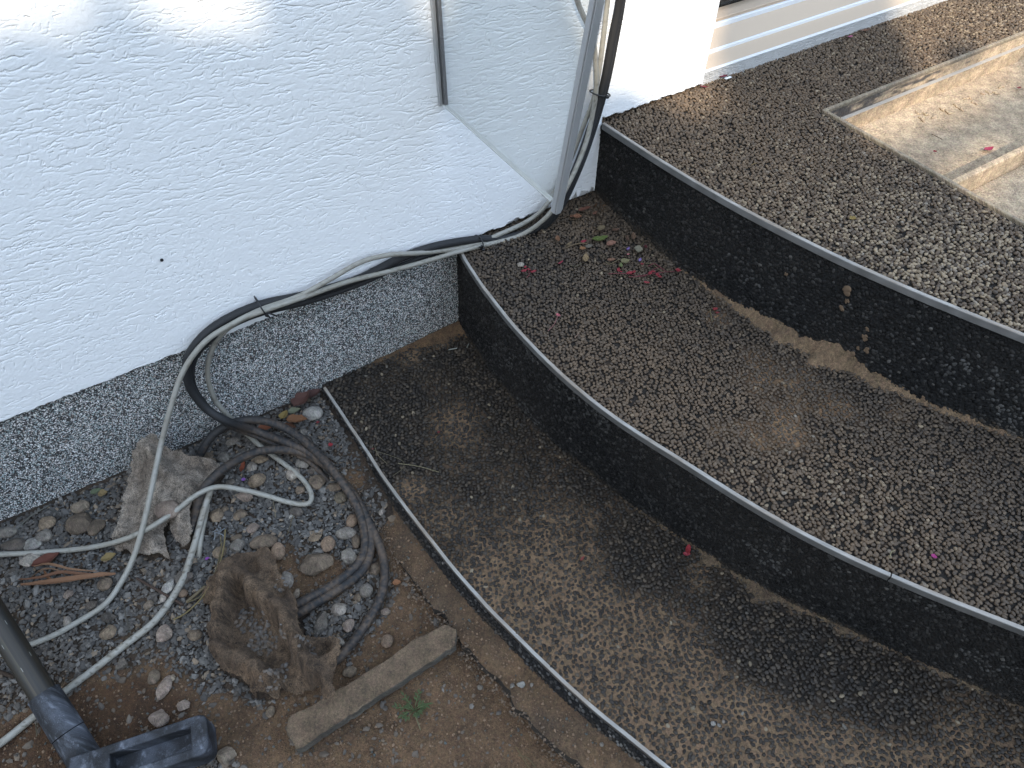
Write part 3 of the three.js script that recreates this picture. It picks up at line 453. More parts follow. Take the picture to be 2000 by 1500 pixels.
// main black cable: down the wall, along the plinth and into the coil
const B = 0.0073, S = 0.0043;
cable([[1232, -140, 0.03, 'w'], [1211, 0, 0.022, 'w'], [1197, 70, 0.020, 'w'], [1178, 170, 0.020, 'w'], [1150, 260, 0.028, 'w'], [1122, 335, 0.045, 'w'], [1086, 408, 0.052, 'w'], [1048, 445, 0.040, 'w'], [990, 464, 0.022, 'w'], [925, 468, 0.016, 'w'], [850, 481, 0.014, 'w'], [780, 505, 0.013, 'w'], [700, 545, 0.013, 'w'], [600, 575, 0.013, 'w'], [510, 595, 0.014, 'w'], [440, 625, 0.016, 'w'], [392, 662, 0.020, 'w'], [366, 705, 0.022, 'w'], [370, 752, 0.026, 'w'], [400, 795, 0.04, 'w'], [442, 822, 0.06, 'w'], [500, 842, 0.045, 'g'], [560, 864, 0.036, 'g'], [610, 888, 0.028, 'g'], [655, 925, 0.020, 'g'], [700, 985, 0.017, 'g'], [735, 1050, 0.016, 'g'], [750, 1100, 0.016, 'g'], [749, 1145, 0.016, 'g'], [735, 1185, 0.015, 'g'], [700, 1240, 0.014, 'g'], [664, 1283, 0.02, 'g'], [640, 1300, 0.012, 'g']], B, M.blackRubber, blackCol, 'thick black cable from the wall clips whose last turn ends under the brown sacking', 1300);
cable([[385, 905, 0.012, 'g'], [396, 878, 0.035, 'g'], [418, 848, 0.055, 'g'], [455, 826, 0.066, 'g'], [495, 820, 0.062, 'g'], [540, 829, 0.052, 'g'], [583, 852, 0.044, 'g'], [620, 885, 0.038, 'g'], [655, 925, 0.036, 'g'], [690, 975, 0.026, 'g'], [708, 1020, 0.020, 'g'], [713, 1065, 0.018, 'g'], [703, 1095, 0.017, 'g'], [680, 1120, 0.016, 'g'], [640, 1148, 0.015, 'g'], [590, 1175, 0.02, 'g'], [560, 1190, 0.014, 'g']], B, M.blackRubber, blackCol, 'black cable arching highest over the coil beside the grey sacking', 700);
cable([[372, 1040, 0.010, 'g'], [380, 1008, 0.022, 'g'], [394, 962, 0.045, 'g'], [424, 926, 0.052, 'g'], [465, 898, 0.046, 'g'], [505, 882, 0.038, 'g'], [548, 878, 0.032, 'g'], [595, 886, 0.026, 'g'], [640, 912, 0.022, 'g'], [685, 960, 0.020, 'g'], [715, 1010, 0.017, 'g'], [724, 1060, 0.015, 'g'], [716, 1100, 0.014, 'g'], [694, 1128, 0.013, 'g'], [650, 1158, 0.013, 'g'], [600, 1188, 0.016, 'g'], [570, 1204, 0.012, 'g']], 0.0075, M.blackRubber, blackCol, 'dusty black cable rising out of the grey sacking into the coil', 700);
cable([[1196, -60, 0.03, 'w'], [1187, 0, 0.02, 'w'], [1180, 60, 0.018, 'w'], [1171, 130, 0.017, 'w'], [1160, 190, 0.018, 'w'], [1140, 245, 0.014, 'w'], [1115, 310, 0.010, 'w'], [1090, 360, 0.012, 'w'], [1066, 402, 0.016, 'w'], [1030, 432, 0.018, 'w'], [975, 458, 0.019, 'w'], [930, 476, 0.020, 'w'], [880, 487, 0.018, 'w'], [820, 494, 0.020, 'w'], [760, 498, 0.024, 'w'], [705, 512, 0.024, 'w'], [640, 548, 0.026, 'w'], [580, 580, 0.026, 'w'], [512, 604, 0.026, 'w'], [455, 632, 0.03, 'w'], [400, 668, 0.034, 'w'], [358, 725, 0.042, 'w'], [332, 800, 0.060, 'w'], [314, 870, 0.112, 'g'], [297, 950, 0.090, 'g'], [280, 1025, 0.060, 'g'], [262, 1085, 0.028, 'g'], [238, 1135, 0.014, 'g'], [205, 1180, 0.010, 'g'], [150, 1216, 0.009, 'g'], [100, 1243, 0.009, 'g'], [40, 1266, 0.009, 'g'], [-40, 1290, 0.009, 'g']], S, M.greyPlastic, greyCol(0.4), 'pale grey cable hanging straight down across the grey sacking', 420);
cable([[1110, -60, 0.034, 'w'], [1127, 0, 0.030, 'w'], [1139, 30, 0.026, 'w'], [1157, 70, 0.022, 'w'], [1164, 130, 0.022, 'w'], [1164, 180, 0.024, 'w'], [1157, 225, 0.028, 'w'], [1144, 280, 0.038, 'w'], [1120, 340, 0.050, 'w'], [1088, 398, 0.060, 'w'], [1055, 435, 0.050, 'w'], [1010, 462, 0.032, 'w'], [940, 480, 0.026, 'w'], [890, 493, 0.024, 'w'], [840, 508, 0.024, 'w'], [760, 530, 0.024, 'w'], [680, 550, 0.024, 'w'], [600, 578, 0.030, 'w'], [530, 602, 0.034, 'w'], [470, 625, 0.024, 'w'], [430, 656, 0.016, 'w'], [411, 692, 0.014, 'w'], [406, 735, 0.014, 'w'], [420, 780, 0.02, 'w'], [446, 812, 0.03, 'w'], [478, 844, 0.016, 'g'], [515, 876, 0.013, 'g'], [555, 906, 0.011, 'g'], [590, 935, 0.011, 'g'], [607, 962, 0.012, 'g'], [606, 980, 0.013, 'g'], [590, 985, 0.014, 'g'], [560, 980, 0.018, 'g'], [520, 968, 0.026, 'g'], [470, 956, 0.042, 'g'], [425, 951, 0.055, 'g'], [385, 966, 0.058, 'g'], [340, 1000, 0.050, 'g'], [290, 1032, 0.052, 'g'], [240, 1054, 0.034, 'g'], [190, 1067, 0.016, 'g'], [120, 1076, 0.011, 'g'], [40, 1081, 0.010, 'g'], [-40, 1084, 0.010, 'g']], S, M.greyPlastic, greyCol(0.55), 'pale grey cable that loops over the gravel and runs off along the wall side', 520);
cable([[396, 935, 0.030, 'g'], [410, 955, 0.042, 'g'], [400, 990, 0.030, 'g'], [385, 1045, 0.016, 'g'], [372, 1090, 0.012, 'g'], [357, 1132, 0.011, 'g'], [330, 1178, 0.010, 'g'], [295, 1220, 0.010, 'g'], [240, 1263, 0.009, 'g'], [180, 1310, 0.009, 'g'], [130, 1348, 0.009, 'g'], [60, 1405, 0.007, 'g'], [10, 1445, 0.007, 'g'], [-40, 1480, 0.007, 'g']], 0.0053, M.greyPlastic, greyCol(1), 'mud-specked grey cable reaching from the sacking to the tool handle', 240);
cable([[405, 985, 0.020, 'g'], [399, 1015, 0.016, 'g'], [393, 1045, 0.011, 'g'], [389, 1075, 0.006, 'g'], [388, 1095, -0.006, 'g']], 0.0046, M.greyPlastic, greyCol(0.8), 'short thin grey cable end going into the gravel next to the sacking', 60);
cable([[1222, -60, 0.026, 'w'], [1217, 0, 0.020, 'w'], [1205, 70, 0.018, 'w'], [1186, 165, 0.018, 'w'], [1160, 255, 0.024, 'w'], [1132, 332, 0.038, 'w'], [1094, 410, 0.046, 'w'], [1052, 452, 0.036, 'w'], [992, 474, 0.020, 'w'], [925, 478, 0.012, 'w'], [850, 494, 0.010, 'w'], [780, 520, 0.010, 'w'], [700, 556, 0.010, 'w'], [600, 590, 0.010, 'w'], [510, 612, 0.010, 'w'], [445, 640, 0.012, 'w'], [398, 676, 0.014, 'w'], [376, 715, 0.016, 'w'], [380, 757, 0.020, 'w'], [410, 800, 0.03, 'w'], [448, 832, 0.05, 'w'], [500, 852, 0.032, 'g'], [556, 876, 0.022, 'g'], [604, 902, 0.014, 'g'], [636, 934, 0.004, 'g'], [650, 960, -0.012, 'g']], 0.0046, M.blackRubber, blackCol, 'thinner black cable running below the thick one along the wall', 420);
// ties
function tie(u, v, out, along, R, tails, label) {
  const p = wal(u, v, out), d = wal(along[0], along[1], out).sub(p).normalize(), q = new THREE.Quaternion().setFromUnitVectors(V(0, 0, 1), d), t = thing('cable_tie', label, 'cable tie', 'black ties on the cable bundle', p);
  const band = new THREE.TorusGeometry(1, 0.09, 6, 26); band.scale(R[0], R[1], 0.014); band.applyQuaternion(q); part(t, 'band', band, M.tie);
  for (const [x, y, z] of tails) part(t, 'tail', tube([V(0, 0, 0.012), V(x * 0.5, y * 0.4, z * 0.5 + 0.008), V(x, y, z)], 0.0015, 10, 6), M.tie);
  const hd = box(0.006, 0.005, 0.006); hd.translate(tails[0][0] * 0.3, tails[0][1] * 0.3, 0.016); part(t, 'head', hd, M.tie);
}
tie(1172, 182, 0.022, [1150, 250], [0.019, 0.013], [[0.012, -0.002, 0.012]], 'black tie round the hanging cables just beside the glass screen');
tie(934, 473, 0.019, [900, 480], [0.017, 0.012], [[0.003, -0.022, 0.010], [-0.008, 0.003, 0.016]], 'black tie on the cable bundle at the top of the middle edge strip');
tie(510, 599, 0.022, [470, 622], [0.019, 0.018], [[0.006, -0.019, 0.012], [0.016, -0.016, 0.016]], 'black tie on the cable bundle above the plinth, nearest the coil');

// ---------------------------------------------------------------- sacking
function sacking(outline, ctrl, base, dirt, seed, label, spread = 0.03, lift = 1) {
  const at = ([u, v, h]) => { const p = gnd(u, v, h); return [p.x, p.z, h]; }, poly = outline.map(at), C = [...poly, ...ctrl.map(at)];
  const height = (x, z) => { let s = 0, w = 0; for (const [a, b, h] of C) { const k = 1 / (((x - a) ** 2 + (z - b) ** 2) / (spread * spread * 0.25) + 0.012) ** 2.3; s += k * h * lift; w += k; } return s / w + 0.003 * fbm(x * 26, z * 26, seed) + 0.0005 * noise(x * 120, z * 120, seed); };
  const inside = (x, z) => { let c = false; for (let i = 0, j = poly.length - 1; i < poly.length; j = i++) { const [a, b] = poly[i], [e, f] = poly[j]; if ((b > z) !== (f > z) && x < (e - a) * (z - b) / (f - b) + a) c = !c; } return c; };
  const nearest = (x, z) => { let best = 1e9, q = [x, z]; for (let i = 0, j = poly.length - 1; i < poly.length; j = i++) { const [a, b] = poly[j], [e, f] = poly[i], t = clamp(((x - a) * (e - a) + (z - b) * (f - b)) / ((e - a) ** 2 + (f - b) ** 2)), X = lerp(a, e, t), Z = lerp(b, f, t), d = (X - x) ** 2 + (Z - z) ** 2; if (d < best) { best = d; q = [X, Z]; } } return q; };
  const xs = poly.map((p) => p[0]), zs = poly.map((p) => p[1]), st = 0.0032, x0 = Math.min(...xs) - st, z0 = Math.min(...zs) - st, nx = Math.ceil((Math.max(...xs) - x0) / st) + 1, nz = Math.ceil((Math.max(...zs) - z0) / st) + 1;
  const wall0 = 0.0; const pos = [], uv = [], col = [], id = new Map(), idx = [], vert = (i, j) => {
    const k = j * (nx + 2) + i; if (id.has(k)) return id.get(k); let x = x0 + i * st, z = z0 + j * st; if (!inside(x, z)) { [x, z] = nearest(x, z); x += 0.002 * noise(x * 180, z * 180, seed); z += 0.002 * noise(x * 180, z * 180, seed + 3); }
    const zz = Math.max(z, wall0), y = ground(x, zz) + 0.008 + height(x, z), n = pos.length / 3; pos.push(x, y, zz); uv.push(x / 0.11, z / 0.11);
    const t = clamp(0.45 + 1.1 * fbm(x * 26, z * 26, seed + 5)), c = mixc(base, dirt, t), dk = noise(x * 170, z * 170, seed + 9) > 0.62 ? 0.6 : 1; col.push(c[0] * dk, c[1] * dk, c[2] * dk); id.set(k, n); return n; };
  for (let j = 0; j < nz; j++) for (let i = 0; i < nx; i++) { let n = 0; for (const [a, b] of [[0, 0], [1, 0], [0, 1], [1, 1]]) n += inside(x0 + (i + a) * st, z0 + (j + b) * st) ? 1 : 0; if (n < 2) continue; const a = vert(i, j), b = vert(i + 1, j), c = vert(i, j + 1), d = vert(i + 1, j + 1); idx.push(a, c, b, b, c, d); }
  const ctr = V((Math.min(...xs) + Math.max(...xs)) / 2, 0.02, (Math.min(...zs) + Math.max(...zs)) / 2), nTop = pos.length / 3;
  // the underside, 2.5 mm below
  const g = new THREE.BufferGeometry(), all = pos.slice(); for (let i = 0; i < nTop; i++) all.push(pos[i * 3], pos[i * 3 + 1] - 0.0025, pos[i * 3 + 2]);
  const full = idx.slice(); for (let i = 0; i < idx.length; i += 3) full.push(idx[i] + nTop, idx[i + 2] + nTop, idx[i + 1] + nTop);
  g.setAttribute('position', new THREE.Float32BufferAttribute(all, 3)); g.setAttribute('uv', new THREE.Float32BufferAttribute(uv.concat(uv), 2)); g.setAttribute('color', new THREE.Float32BufferAttribute(col.concat(col), 3)); g.setIndex(full); g.computeVertexNormals(); g.translate(-ctr.x, -ctr.y, -ctr.z);
  const root = thing('sacking', label, 'sacking', null, ctr); part(root, 'cloth', g, M.felt);
  const r = rng(seed * 91), hair = tube([V(0, 0, 0), V(0.3, 0.25, 0), V(0.75, 0.3, 0.1), V(1, 0.05, 0.25)], 0.028, 6, 4), fl = [];
  for (let k = 0; k < 3200; k++) { const i = Math.floor(r() * nTop), L = 0.0018 + 0.0024 * r(), b = 0.8 + 0.5 * r(); fl.push([V(pos[i * 3] - ctr.x, pos[i * 3 + 1] - ctr.y + 0.0003, pos[i * 3 + 2] - ctr.z), turned(r, 0.45), V(L, L, L), [col[i * 3] * b * 1.1, col[i * 3 + 1] * b * 1.1, col[i * 3 + 2] * b * 1.1]]); }
  scatter(root, 'fuzz', [hair], M.fibre, fl);
  return { height, inside };
}
const clothA = sacking([[301, 848, 0.085], [313, 862, 0.085], [322, 876, 0.075], [347, 885, 0.065], [381, 896, 0.055], [408, 900, 0.045], [434, 909, 0.030], [416, 934, 0.030], [396, 958, 0.030], [380, 978, 0.034], [374, 995, 0.036], [374, 1022, 0.030], [377, 1045, 0.022], [372, 1062, 0.014], [362, 1072, 0.010], [349, 1064, 0.016], [338, 1044, 0.022], [333, 1020, 0.014], [322, 1036, 0.012], [326, 1068, 0.010], [340, 1100, 0.004], [322, 1090, 0.008], [315, 1080, 0.014], [303, 1084, 0.016], [291, 1088, 0.012], [277, 1084, 0.010], [262, 1089, 0.006], [250, 1075, 0.014], [236, 1080, 0.004], [222, 1070, 0.006], [221, 1050, 0.016], [232, 1030, 0.020], [240, 1000, 0.016], [248, 965, 0.024], [258, 930, 0.032], [261, 905, 0.055], [263, 884, 0.072], [278, 864, 0.085]],
  [[292, 875, 0.095], [284, 905, 0.075], [290, 925, 0.045], [305, 900, 0.085], [325, 895, 0.060], [345, 905, 0.052], [335, 930, 0.062], [315, 945, 0.055], [355, 930, 0.040], [385, 918, 0.042], [405, 925, 0.028], [370, 950, 0.048], [350, 970, 0.045], [275, 950, 0.036], [262, 990, 0.030], [290, 985, 0.042], [320, 975, 0.050], [300, 1010, 0.030], [262, 1025, 0.026], [240, 1040, 0.034], [250, 1055, 0.020], [280, 1050, 0.032], [300, 1060, 0.028], [345, 1000, 0.032], [360, 1010, 0.042], [352, 1035, 0.034], [362, 1045, 0.018], [318, 1015, 0.020]],
  [0.50, 0.425, 0.345], [0.23, 0.178, 0.135], 12, 'grey-beige rag of sacking lying crumpled against the plinth under the cables', 0.034);
const clothB = sacking([[527, 1079, 0.030], [542, 1098, 0.030], [551, 1128, 0.034], [566, 1149, 0.034], [578, 1170, 0.036], [588, 1192, 0.036], [588, 1218, 0.038], [594, 1240, 0.040], [602, 1255, 0.030], [618, 1250, 0.022], [636, 1256, 0.030], [655, 1254, 0.036], [671, 1262, 0.040], [670, 1286, 0.038], [662, 1314, 0.034], [656, 1338, 0.032], [661, 1366, 0.040], [650, 1378, 0.038], [638, 1370, 0.030], [630, 1348, 0.022], [608, 1354, 0.012], [584, 1362, 0.006], [565, 1354, 0.006], [548, 1366, 0.008], [540, 1370, 0.008], [524, 1358, 0.016], [508, 1358, 0.018], [502, 1370, 0.004], [494, 1350, 0.014], [479, 1331, 0.024], [457, 1324, 0.022], [440, 1314, 0.022], [424, 1296, 0.026], [416, 1262, 0.030], [419, 1221, 0.030], [430, 1182, 0.022], [413, 1186, 0.010], [398, 1182, 0.004], [401, 1160, 0.008], [416, 1134, 0.016], [449, 1101, 0.024], [479, 1092, 0.028], [506, 1090, 0.026], [517, 1081, 0.026]],
  [[452, 1110, 0.040], [446, 1140, 0.048], [440, 1170, 0.050], [432, 1195, 0.046], [426, 1235, 0.048], [428, 1270, 0.044], [445, 1295, 0.040], [475, 1300, 0.040], [505, 1310, 0.042], [530, 1330, 0.036], [552, 1350, 0.022], [470, 1128, 0.044], [495, 1150, 0.047], [520, 1178, 0.050], [545, 1196, 0.055], [565, 1212, 0.058], [578, 1235, 0.060], [590, 1265, 0.058], [600, 1295, 0.056], [616, 1318, 0.050], [634, 1330, 0.044], [645, 1300, 0.040], [660, 1295, 0.042], [640, 1280, 0.022], [615, 1285, 0.020], [650, 1345, 0.044], [520, 1105, 0.034], [530, 1140, 0.028], [555, 1170, 0.026], [500, 1120, 0.020], [475, 1170, 0.010], [480, 1200, 0.006], [510, 1215, 0.006], [505, 1245, 0.004], [530, 1250, 0.006], [545, 1235, 0.012], [480, 1250, 0.006], [525, 1290, 0.006], [545, 1310, 0.010], [560, 1290, 0.012], [570, 1330, 0.014], [465, 1225, 0.014], [460, 1265, 0.016], [415, 1165, 0.016], [590, 1330, 0.020]],
  [0.215, 0.143, 0.088], [0.125, 0.081, 0.050], 23, 'brown earthy sacking folded into a bowl holding chippings beside the kerb piece', 0.03, 1.45);
{ // chippings caught in the bowl of the brown sacking
  const r = rng(51), fl = []; const shape = mergeVertices(new THREE.IcosahedronGeometry(1, 0).deleteAttribute('uv').deleteAttribute('normal')).toNonIndexed(); { const p = shape.attributes.position; for (let i = 0; i < p.count; i++) p.setXYZ(i, p.getX(i) * 1.1, p.getY(i) * 0.45, p.getZ(i) * 0.8); shape.computeVertexNormals(); }
  const c = gnd(500, 1240, 0.01);
  for (const [u, v, ru, rv, n] of [[500, 1225, 32, 18, 60], [520, 1262, 30, 24, 70], [488, 1205, 18, 12, 20], [555, 1320, 18, 16, 20], [560, 1165, 20, 12, 14], [612, 1290, 14, 14, 18], [540, 1345, 22, 14, 24], [575, 1265, 12, 10, 8]]) for (let k = 0; k < n; k++) {
    const a = r() * 6.28, q = Math.sqrt(r()), p = gnd(u + Math.cos(a) * q * ru, v + Math.sin(a) * q * rv, 0.01), s = 0.0018 + 0.0026 * r(), b = 0.6 + 0.8 * r(); p.y = ground(p.x, p.z) + 0.0085 + clothB.height(p.x, p.z) + 0.001; p.sub(c);
    fl.push([p, turned(r, 0.6), V(s, s, s), mixc([0.095 * b, 0.093 * b, 0.09 * b], [0.115, 0.08, 0.052], 0.2 + r() * 0.65)]);
  }
  const o = thing('chippings', 'handful of slate chippings lying inside the brown sacking bowl', 'chippings', null, c); o.userData.kind = 'stuff'; scatter(o, 'chips', [shape], M.chip, fl);
}

// ---------------------------------------------------------------- broken kerb piece
{
  const Y = 0.018, P = [[561, 1423], [580, 1462], [886, 1259], [889, 1232], [868, 1222], [802, 1256], [760, 1288], [700, 1325], [650, 1356], [600, 1385], [566, 1402]].map(([u, v]) => lvl(u, v, Y)), c = V(0.02, -0.02, 0.55);
  const O2 = []; P.forEach((p, i) => { const q = P[(i + 1) % P.length], n = Math.max(1, Math.round(p.distanceTo(q) / 0.007)); for (let k = 0; k < n; k++) { const t = k / n, x = lerp(p.x, q.x, t), z = lerp(p.z, q.z, t), w = 0.0016; O2.push(new THREE.Vector2(x - c.x + w * noise(x * 130, z * 130, 3), -(z - c.z) + w * noise(x * 130, z * 130, 8))); } });
  const s = new THREE.Shape(O2);
  let g = new THREE.ExtrudeGeometry(s, { depth: 0.018, bevelEnabled: true, bevelSize: 0.0022, bevelThickness: 0.0025, bevelSegments: 2, steps: 3, curveSegments: 4 });
  g.rotateX(-Math.PI / 2); g.translate(0, Y - 0.0195 - c.y, 0); g.deleteAttribute('normal'); g.deleteAttribute('uv'); g = mergeVertices(g, 1e-5);
  const top = grid(150, 60, (a, b) => { const x = lerp(-0.17, 0.17, a), z = lerp(0.12, -0.12, b); return V(x, 0, z); });
  const p = g.attributes.position, uv = []; for (let i = 0; i < p.count; i++) { uv.push((p.getX(i) + p.getY(i)) / 0.22, (p.getZ(i) + p.getY(i)) / 0.22); }
  g.setAttribute('uv', new THREE.Float32BufferAttribute(uv, 2)); g = g.toNonIndexed(); g.computeVertexNormals();
  painted(g, (q) => q.y + c.y > Y - 0.0015 ? mixc([0.150, 0.102, 0.064], [0.195, 0.140, 0.093], clamp(0.5 + fbm(q.x * 40, q.z * 40, 2))) : mixc([0.165, 0.155, 0.132], [0.10, 0.08, 0.062], clamp(0.4 + fbm(q.x * 50, q.y * 90, q.z * 50))));
  one('kerb_piece', g, M.concrete, 'broken sandy concrete kerb piece lying beside the brown sacking', 'kerb piece', null, null, c);
  const r = rng(66), fl = []; for (let k = 0; k < 700; k++) { const u = 565 + r() * 320, v = 1465 - (u - 565) * 0.63 - 6 - r() * 42, q = lvl(u, v, Y + 0.0025), sz = 0.0005 + 0.0012 * r() ** 2, b = 0.6 + 0.8 * r(); fl.push([q, turned(r, 1), V(sz, sz, sz), [0.15 * b, 0.105 * b, 0.07 * b]]); }
}

// ---------------------------------------------------------------- tool with a dark tube handle
{
  const Y = 0.07, S0 = lvl(112, 1412, Y), lo = lvl(91, 1365, Y), up = lvl(-2, 1217, Y + 0.05), ax = up.clone().sub(lo).normalize();
  const t = thing('hand_tool', 'dusty blue-grey plastic tool grip with socket and dark tube handle on the sand', 'tool', null, V(S0.x, 0, S0.z)), sub = (p) => p.clone().sub(t.position);
  const along = (a, b, r0, r1, rad = 28) => { const g = new THREE.CylinderGeometry(r1, r0, a.distanceTo(b), rad, 6); g.applyQuaternion(new THREE.Quaternion().setFromUnitVectors(V(0, 1, 0), b.clone().sub(a).normalize())); const m = a.clone().add(b).multiplyScalar(0.5); g.translate(m.x, m.y, m.z); return g; };
  const R = 0.0168;
  part(t, 'tube', along(sub(lo.clone().addScaledVector(ax, -0.03)), sub(lo.clone().addScaledVector(ax, 0.85)), R, R, 30), M.toolTube);
  const planar = (g) => { const p = g.attributes.position, uv = []; for (let i = 0; i < p.count; i++) uv.push((p.getX(i) + 0.7 * p.getY(i)) / 0.14, (p.getZ(i) + 0.7 * p.getY(i)) / 0.14); g.setAttribute('uv', new THREE.Float32BufferAttribute(uv, 2)); return g; };
  const a0 = lo.clone().addScaledVector(ax, 0.008), a1 = lo.clone().addScaledVector(ax, -0.055), a2 = lo.clone().addScaledVector(ax, -0.17);
  part(t, 'socket', planar(mergeGeometries([along(sub(a1), sub(a0), R * 1.26, R * 1.2), along(sub(a2), sub(a1.clone().addScaledVector(ax, -0.0012)), R * 1.2, R * 1.24)])), M.toolPlastic);
  // the open channel grip standing out to one side
  const e0 = lvl(140, 1522, 0.062), e1 = lvl(404, 1432, 0.062), L = e0.distanceTo(e1), dir = e1.clone().sub(e0).normalize(), W = 0.048, H = 0.036;
  const rr = (w, h, r, x0 = 0) => { const s = new THREE.Shape(); s.moveTo(x0, -h / 2); s.lineTo(x0 + w - r, -h / 2); s.quadraticCurveTo(x0 + w, -h / 2, x0 + w, -h / 2 + r); s.lineTo(x0 + w, h / 2 - r); s.quadraticCurveTo(x0 + w, h / 2, x0 + w - r, h / 2); s.lineTo(x0, h / 2); s.closePath(); return s; };
  const outer = rr(L, W, 0.012), hole = rr(L - 0.062, W - 0.015, 0.003, 0.045); outer.holes.push(new THREE.Path(hole.getPoints(8)));
  const frame = new THREE.ExtrudeGeometry(outer, { depth: H, bevelEnabled: true, bevelSize: 0.0025, bevelThickness: 0.0025, bevelSegments: 3, curveSegments: 8 });
  const floor = new THREE.ExtrudeGeometry(rr(L - 0.02, W - 0.01, 0.008), { depth: 0.006, bevelEnabled: false }); floor.translate(0, 0, H - 0.026);
  const yaw = Math.atan2(-dir.z, dir.x);
  const place = (g) => { g.rotateX(-Math.PI / 2); g.translate(0, -H, 0); g.rotateZ(Math.asin(dir.y)); g.rotateY(yaw); const q = sub(e0); g.translate(q.x, q.y + 0.002, q.z); return planar(g); };
  part(t, 'grip', place(frame), M.toolPlastic); part(t, 'grip_floor', place(floor), M.toolPlastic);
}

// ---------------------------------------------------------------- weed
{
  const c = gnd(810, 1388, 0), t = thing('weed', 'small green weed with divided leaves growing in the sand by the kerb piece', 'weed', null, c), r = rng(71), leaves = [], stems = [], reds = [];
  const blade = (L, w) => { const g = new THREE.BufferGeometry(); g.setAttribute('position', new THREE.Float32BufferAttribute([0, 0, 0, w, L * 0.12, L * 0.4, -w, L * 0.12, L * 0.4, 0, 0, L, 0, L * 0.06, L * 0.45], 3)); g.setAttribute('uv', new THREE.Float32BufferAttribute([0, 0, 1, 0, 0, 1, 1, 1, 0.5, 0.5], 2)); g.setIndex([0, 1, 4, 0, 4, 2, 1, 3, 4, 4, 3, 2]); g.computeVertexNormals(); return g; };
  for (let k = 0; k < 11; k++) {
    const a = k * 0.62 + 1.6 * r(), L = 0.010 + 0.021 * r(), tip = V(Math.cos(a) * L, 0.006 + 0.008 * r(), Math.sin(a) * L * 0.8); stems.push(tube([V(0, 0, 0), tip.clone().multiplyScalar(0.5).add(V(0, 0.005, 0)), tip], 0.0006, 6, 5));
    for (let m = 0; m < 6; m++) { const g = blade(0.005 + 0.005 * r(), 0.0012 + 0.0008 * r()); g.rotateX(-0.4 + r() * 0.7); g.rotateY(Math.PI / 2 - a + (m % 2 ? 1 : -1) * (0.4 + 0.5 * r()) * (m < 5)); const q = tip.clone().multiplyScalar(0.45 + 0.11 * m); g.translate(q.x, q.y + 0.003, q.z); (k === 2 && m < 3 ? reds : leaves).push(g); }
  }
  part(t, 'leaves', mergeGeometries(leaves), leafMat('#3f4d2a')); part(t, 'stems', mergeGeometries(stems), leafMat('#56603c'));
}

// ---------------------------------------------------------------- gravel and grit
{
  // slate chippings
  const r = rng(200), shapes = [1, 2, 3, 4, 5].map((k) => { let q = new THREE.IcosahedronGeometry(1, 0).deleteAttribute('uv').deleteAttribute('normal'); q = mergeVertices(q); const p = q.attributes.position; for (let i = 0; i < p.count; i++) p.setXYZ(i, p.getX(i) * (0.7 + 0.6 * hash(i, k, 1)), p.getY(i) * (0.30 + 0.35 * hash(i, k, 2)), p.getZ(i) * (0.55 + 0.55 * hash(i, k, 3))); q = q.toNonIndexed(); q.computeVertexNormals(); return q; });
  const list = [];
  for (let n = 0; n < 52000; n++) {
    const x = -0.62 + r() * 0.86, z = 0.0 + r() * 0.72, s0 = sandy(x, z); if (x > n1(z) - 0.012 || clothA.inside(x, z) || clothB.inside(x, z)) continue;
    const near = ss(0.06, 0.0, n1(z) - x), keep = clamp(1.02 - 1.7 * s0) * (1 - 0.9 * near * ss(0.02, 0.2, z)); if (r() > keep && r() > 0.045) continue;
    const s = 0.0021 + 0.0036 * r() * r() + (r() < 0.04 ? 0.003 : 0), b = 0.55 + 0.8 * r(), q = r(), d = clamp(s0 * 0.9 + 0.15 + 0.4 * fbm(x * 15, z * 15, 9));
    let c = q < 0.7 ? [0.073 * b, 0.069 * b, 0.064 * b] : q < 0.86 ? [0.142 * b, 0.133 * b, 0.121 * b] : q < 0.94 ? [0.036 * b, 0.035 * b, 0.034 * b] : [0.18 * b, 0.136 * b, 0.095 * b];
    c = mixc(c, [0.105, 0.075, 0.050], d * (0.3 + 0.65 * r()));
    list.push([V(x, ground(x, z) + 0.004 * fbm(x * 40, z * 40, 1) + 0.0005 + 0.0035 * r() * keep, z), turned(r, 0.7), V(s * 1.25, s, s), c]);
  }
  const bed = thing('gravel', 'loose blue-grey slate chippings covering the soil along the plinth', 'gravel', null); bed.userData.kind = 'stuff';
  scatter(bed, 'chippings', shapes, M.chip, list);
  // crumbs of sand and grit on bare soil
  const cr = []; for (let n = 0; n < 30000; n++) { const x = -0.62 + r() * 0.95, z = 0.05 + r() * 0.85; if (x > n1(z) - 0.004 || sandy(x, z) < 0.25) continue; const s = 0.0006 + 0.0022 * r() ** 4, b = 0.7 + 0.7 * r(); const yy = x > n1(z) - 0.052 ? 0.0065 : ground(x, z) + 0.004 * fbm(x * 40, z * 40, 1); cr.push([V(x, yy, z), turned(r, 0.8), V(s, s, s), r() < 0.8 ? [0.15 * b, 0.096 * b, 0.058 * b] : [0.05 * b, 0.055 * b, 0.05 * b]]); }
  for (let n = 0; n < 1500; n++) { const z = r() * 1.0, x = n1(z) - 0.046 - 0.022 * ss(0.05, 0.5, z) - 0.012 * ss(0.55, 0.9, z) + 0.006 + (r() - 0.5) * 0.022, s = 0.0008 + 0.0022 * r() ** 2, b = 0.5 + 0.8 * r(); if (z < 0.04) continue; cr.push([V(x, Math.max(ground(x, z) + 0.001, r() < 0.45 ? 0.004 : -0.02 + 0.02 * r()), z), turned(r, 0.8), V(s, s, s), [0.125 * b, 0.086 * b, 0.056 * b]]); }
  const grit = thing('grit', 'fine brown grit and crumbs strewn over the bare sand', 'grit', null); grit.userData.kind = 'stuff'; scatter(grit, 'crumbs', shapes, M.chip, cr);
}

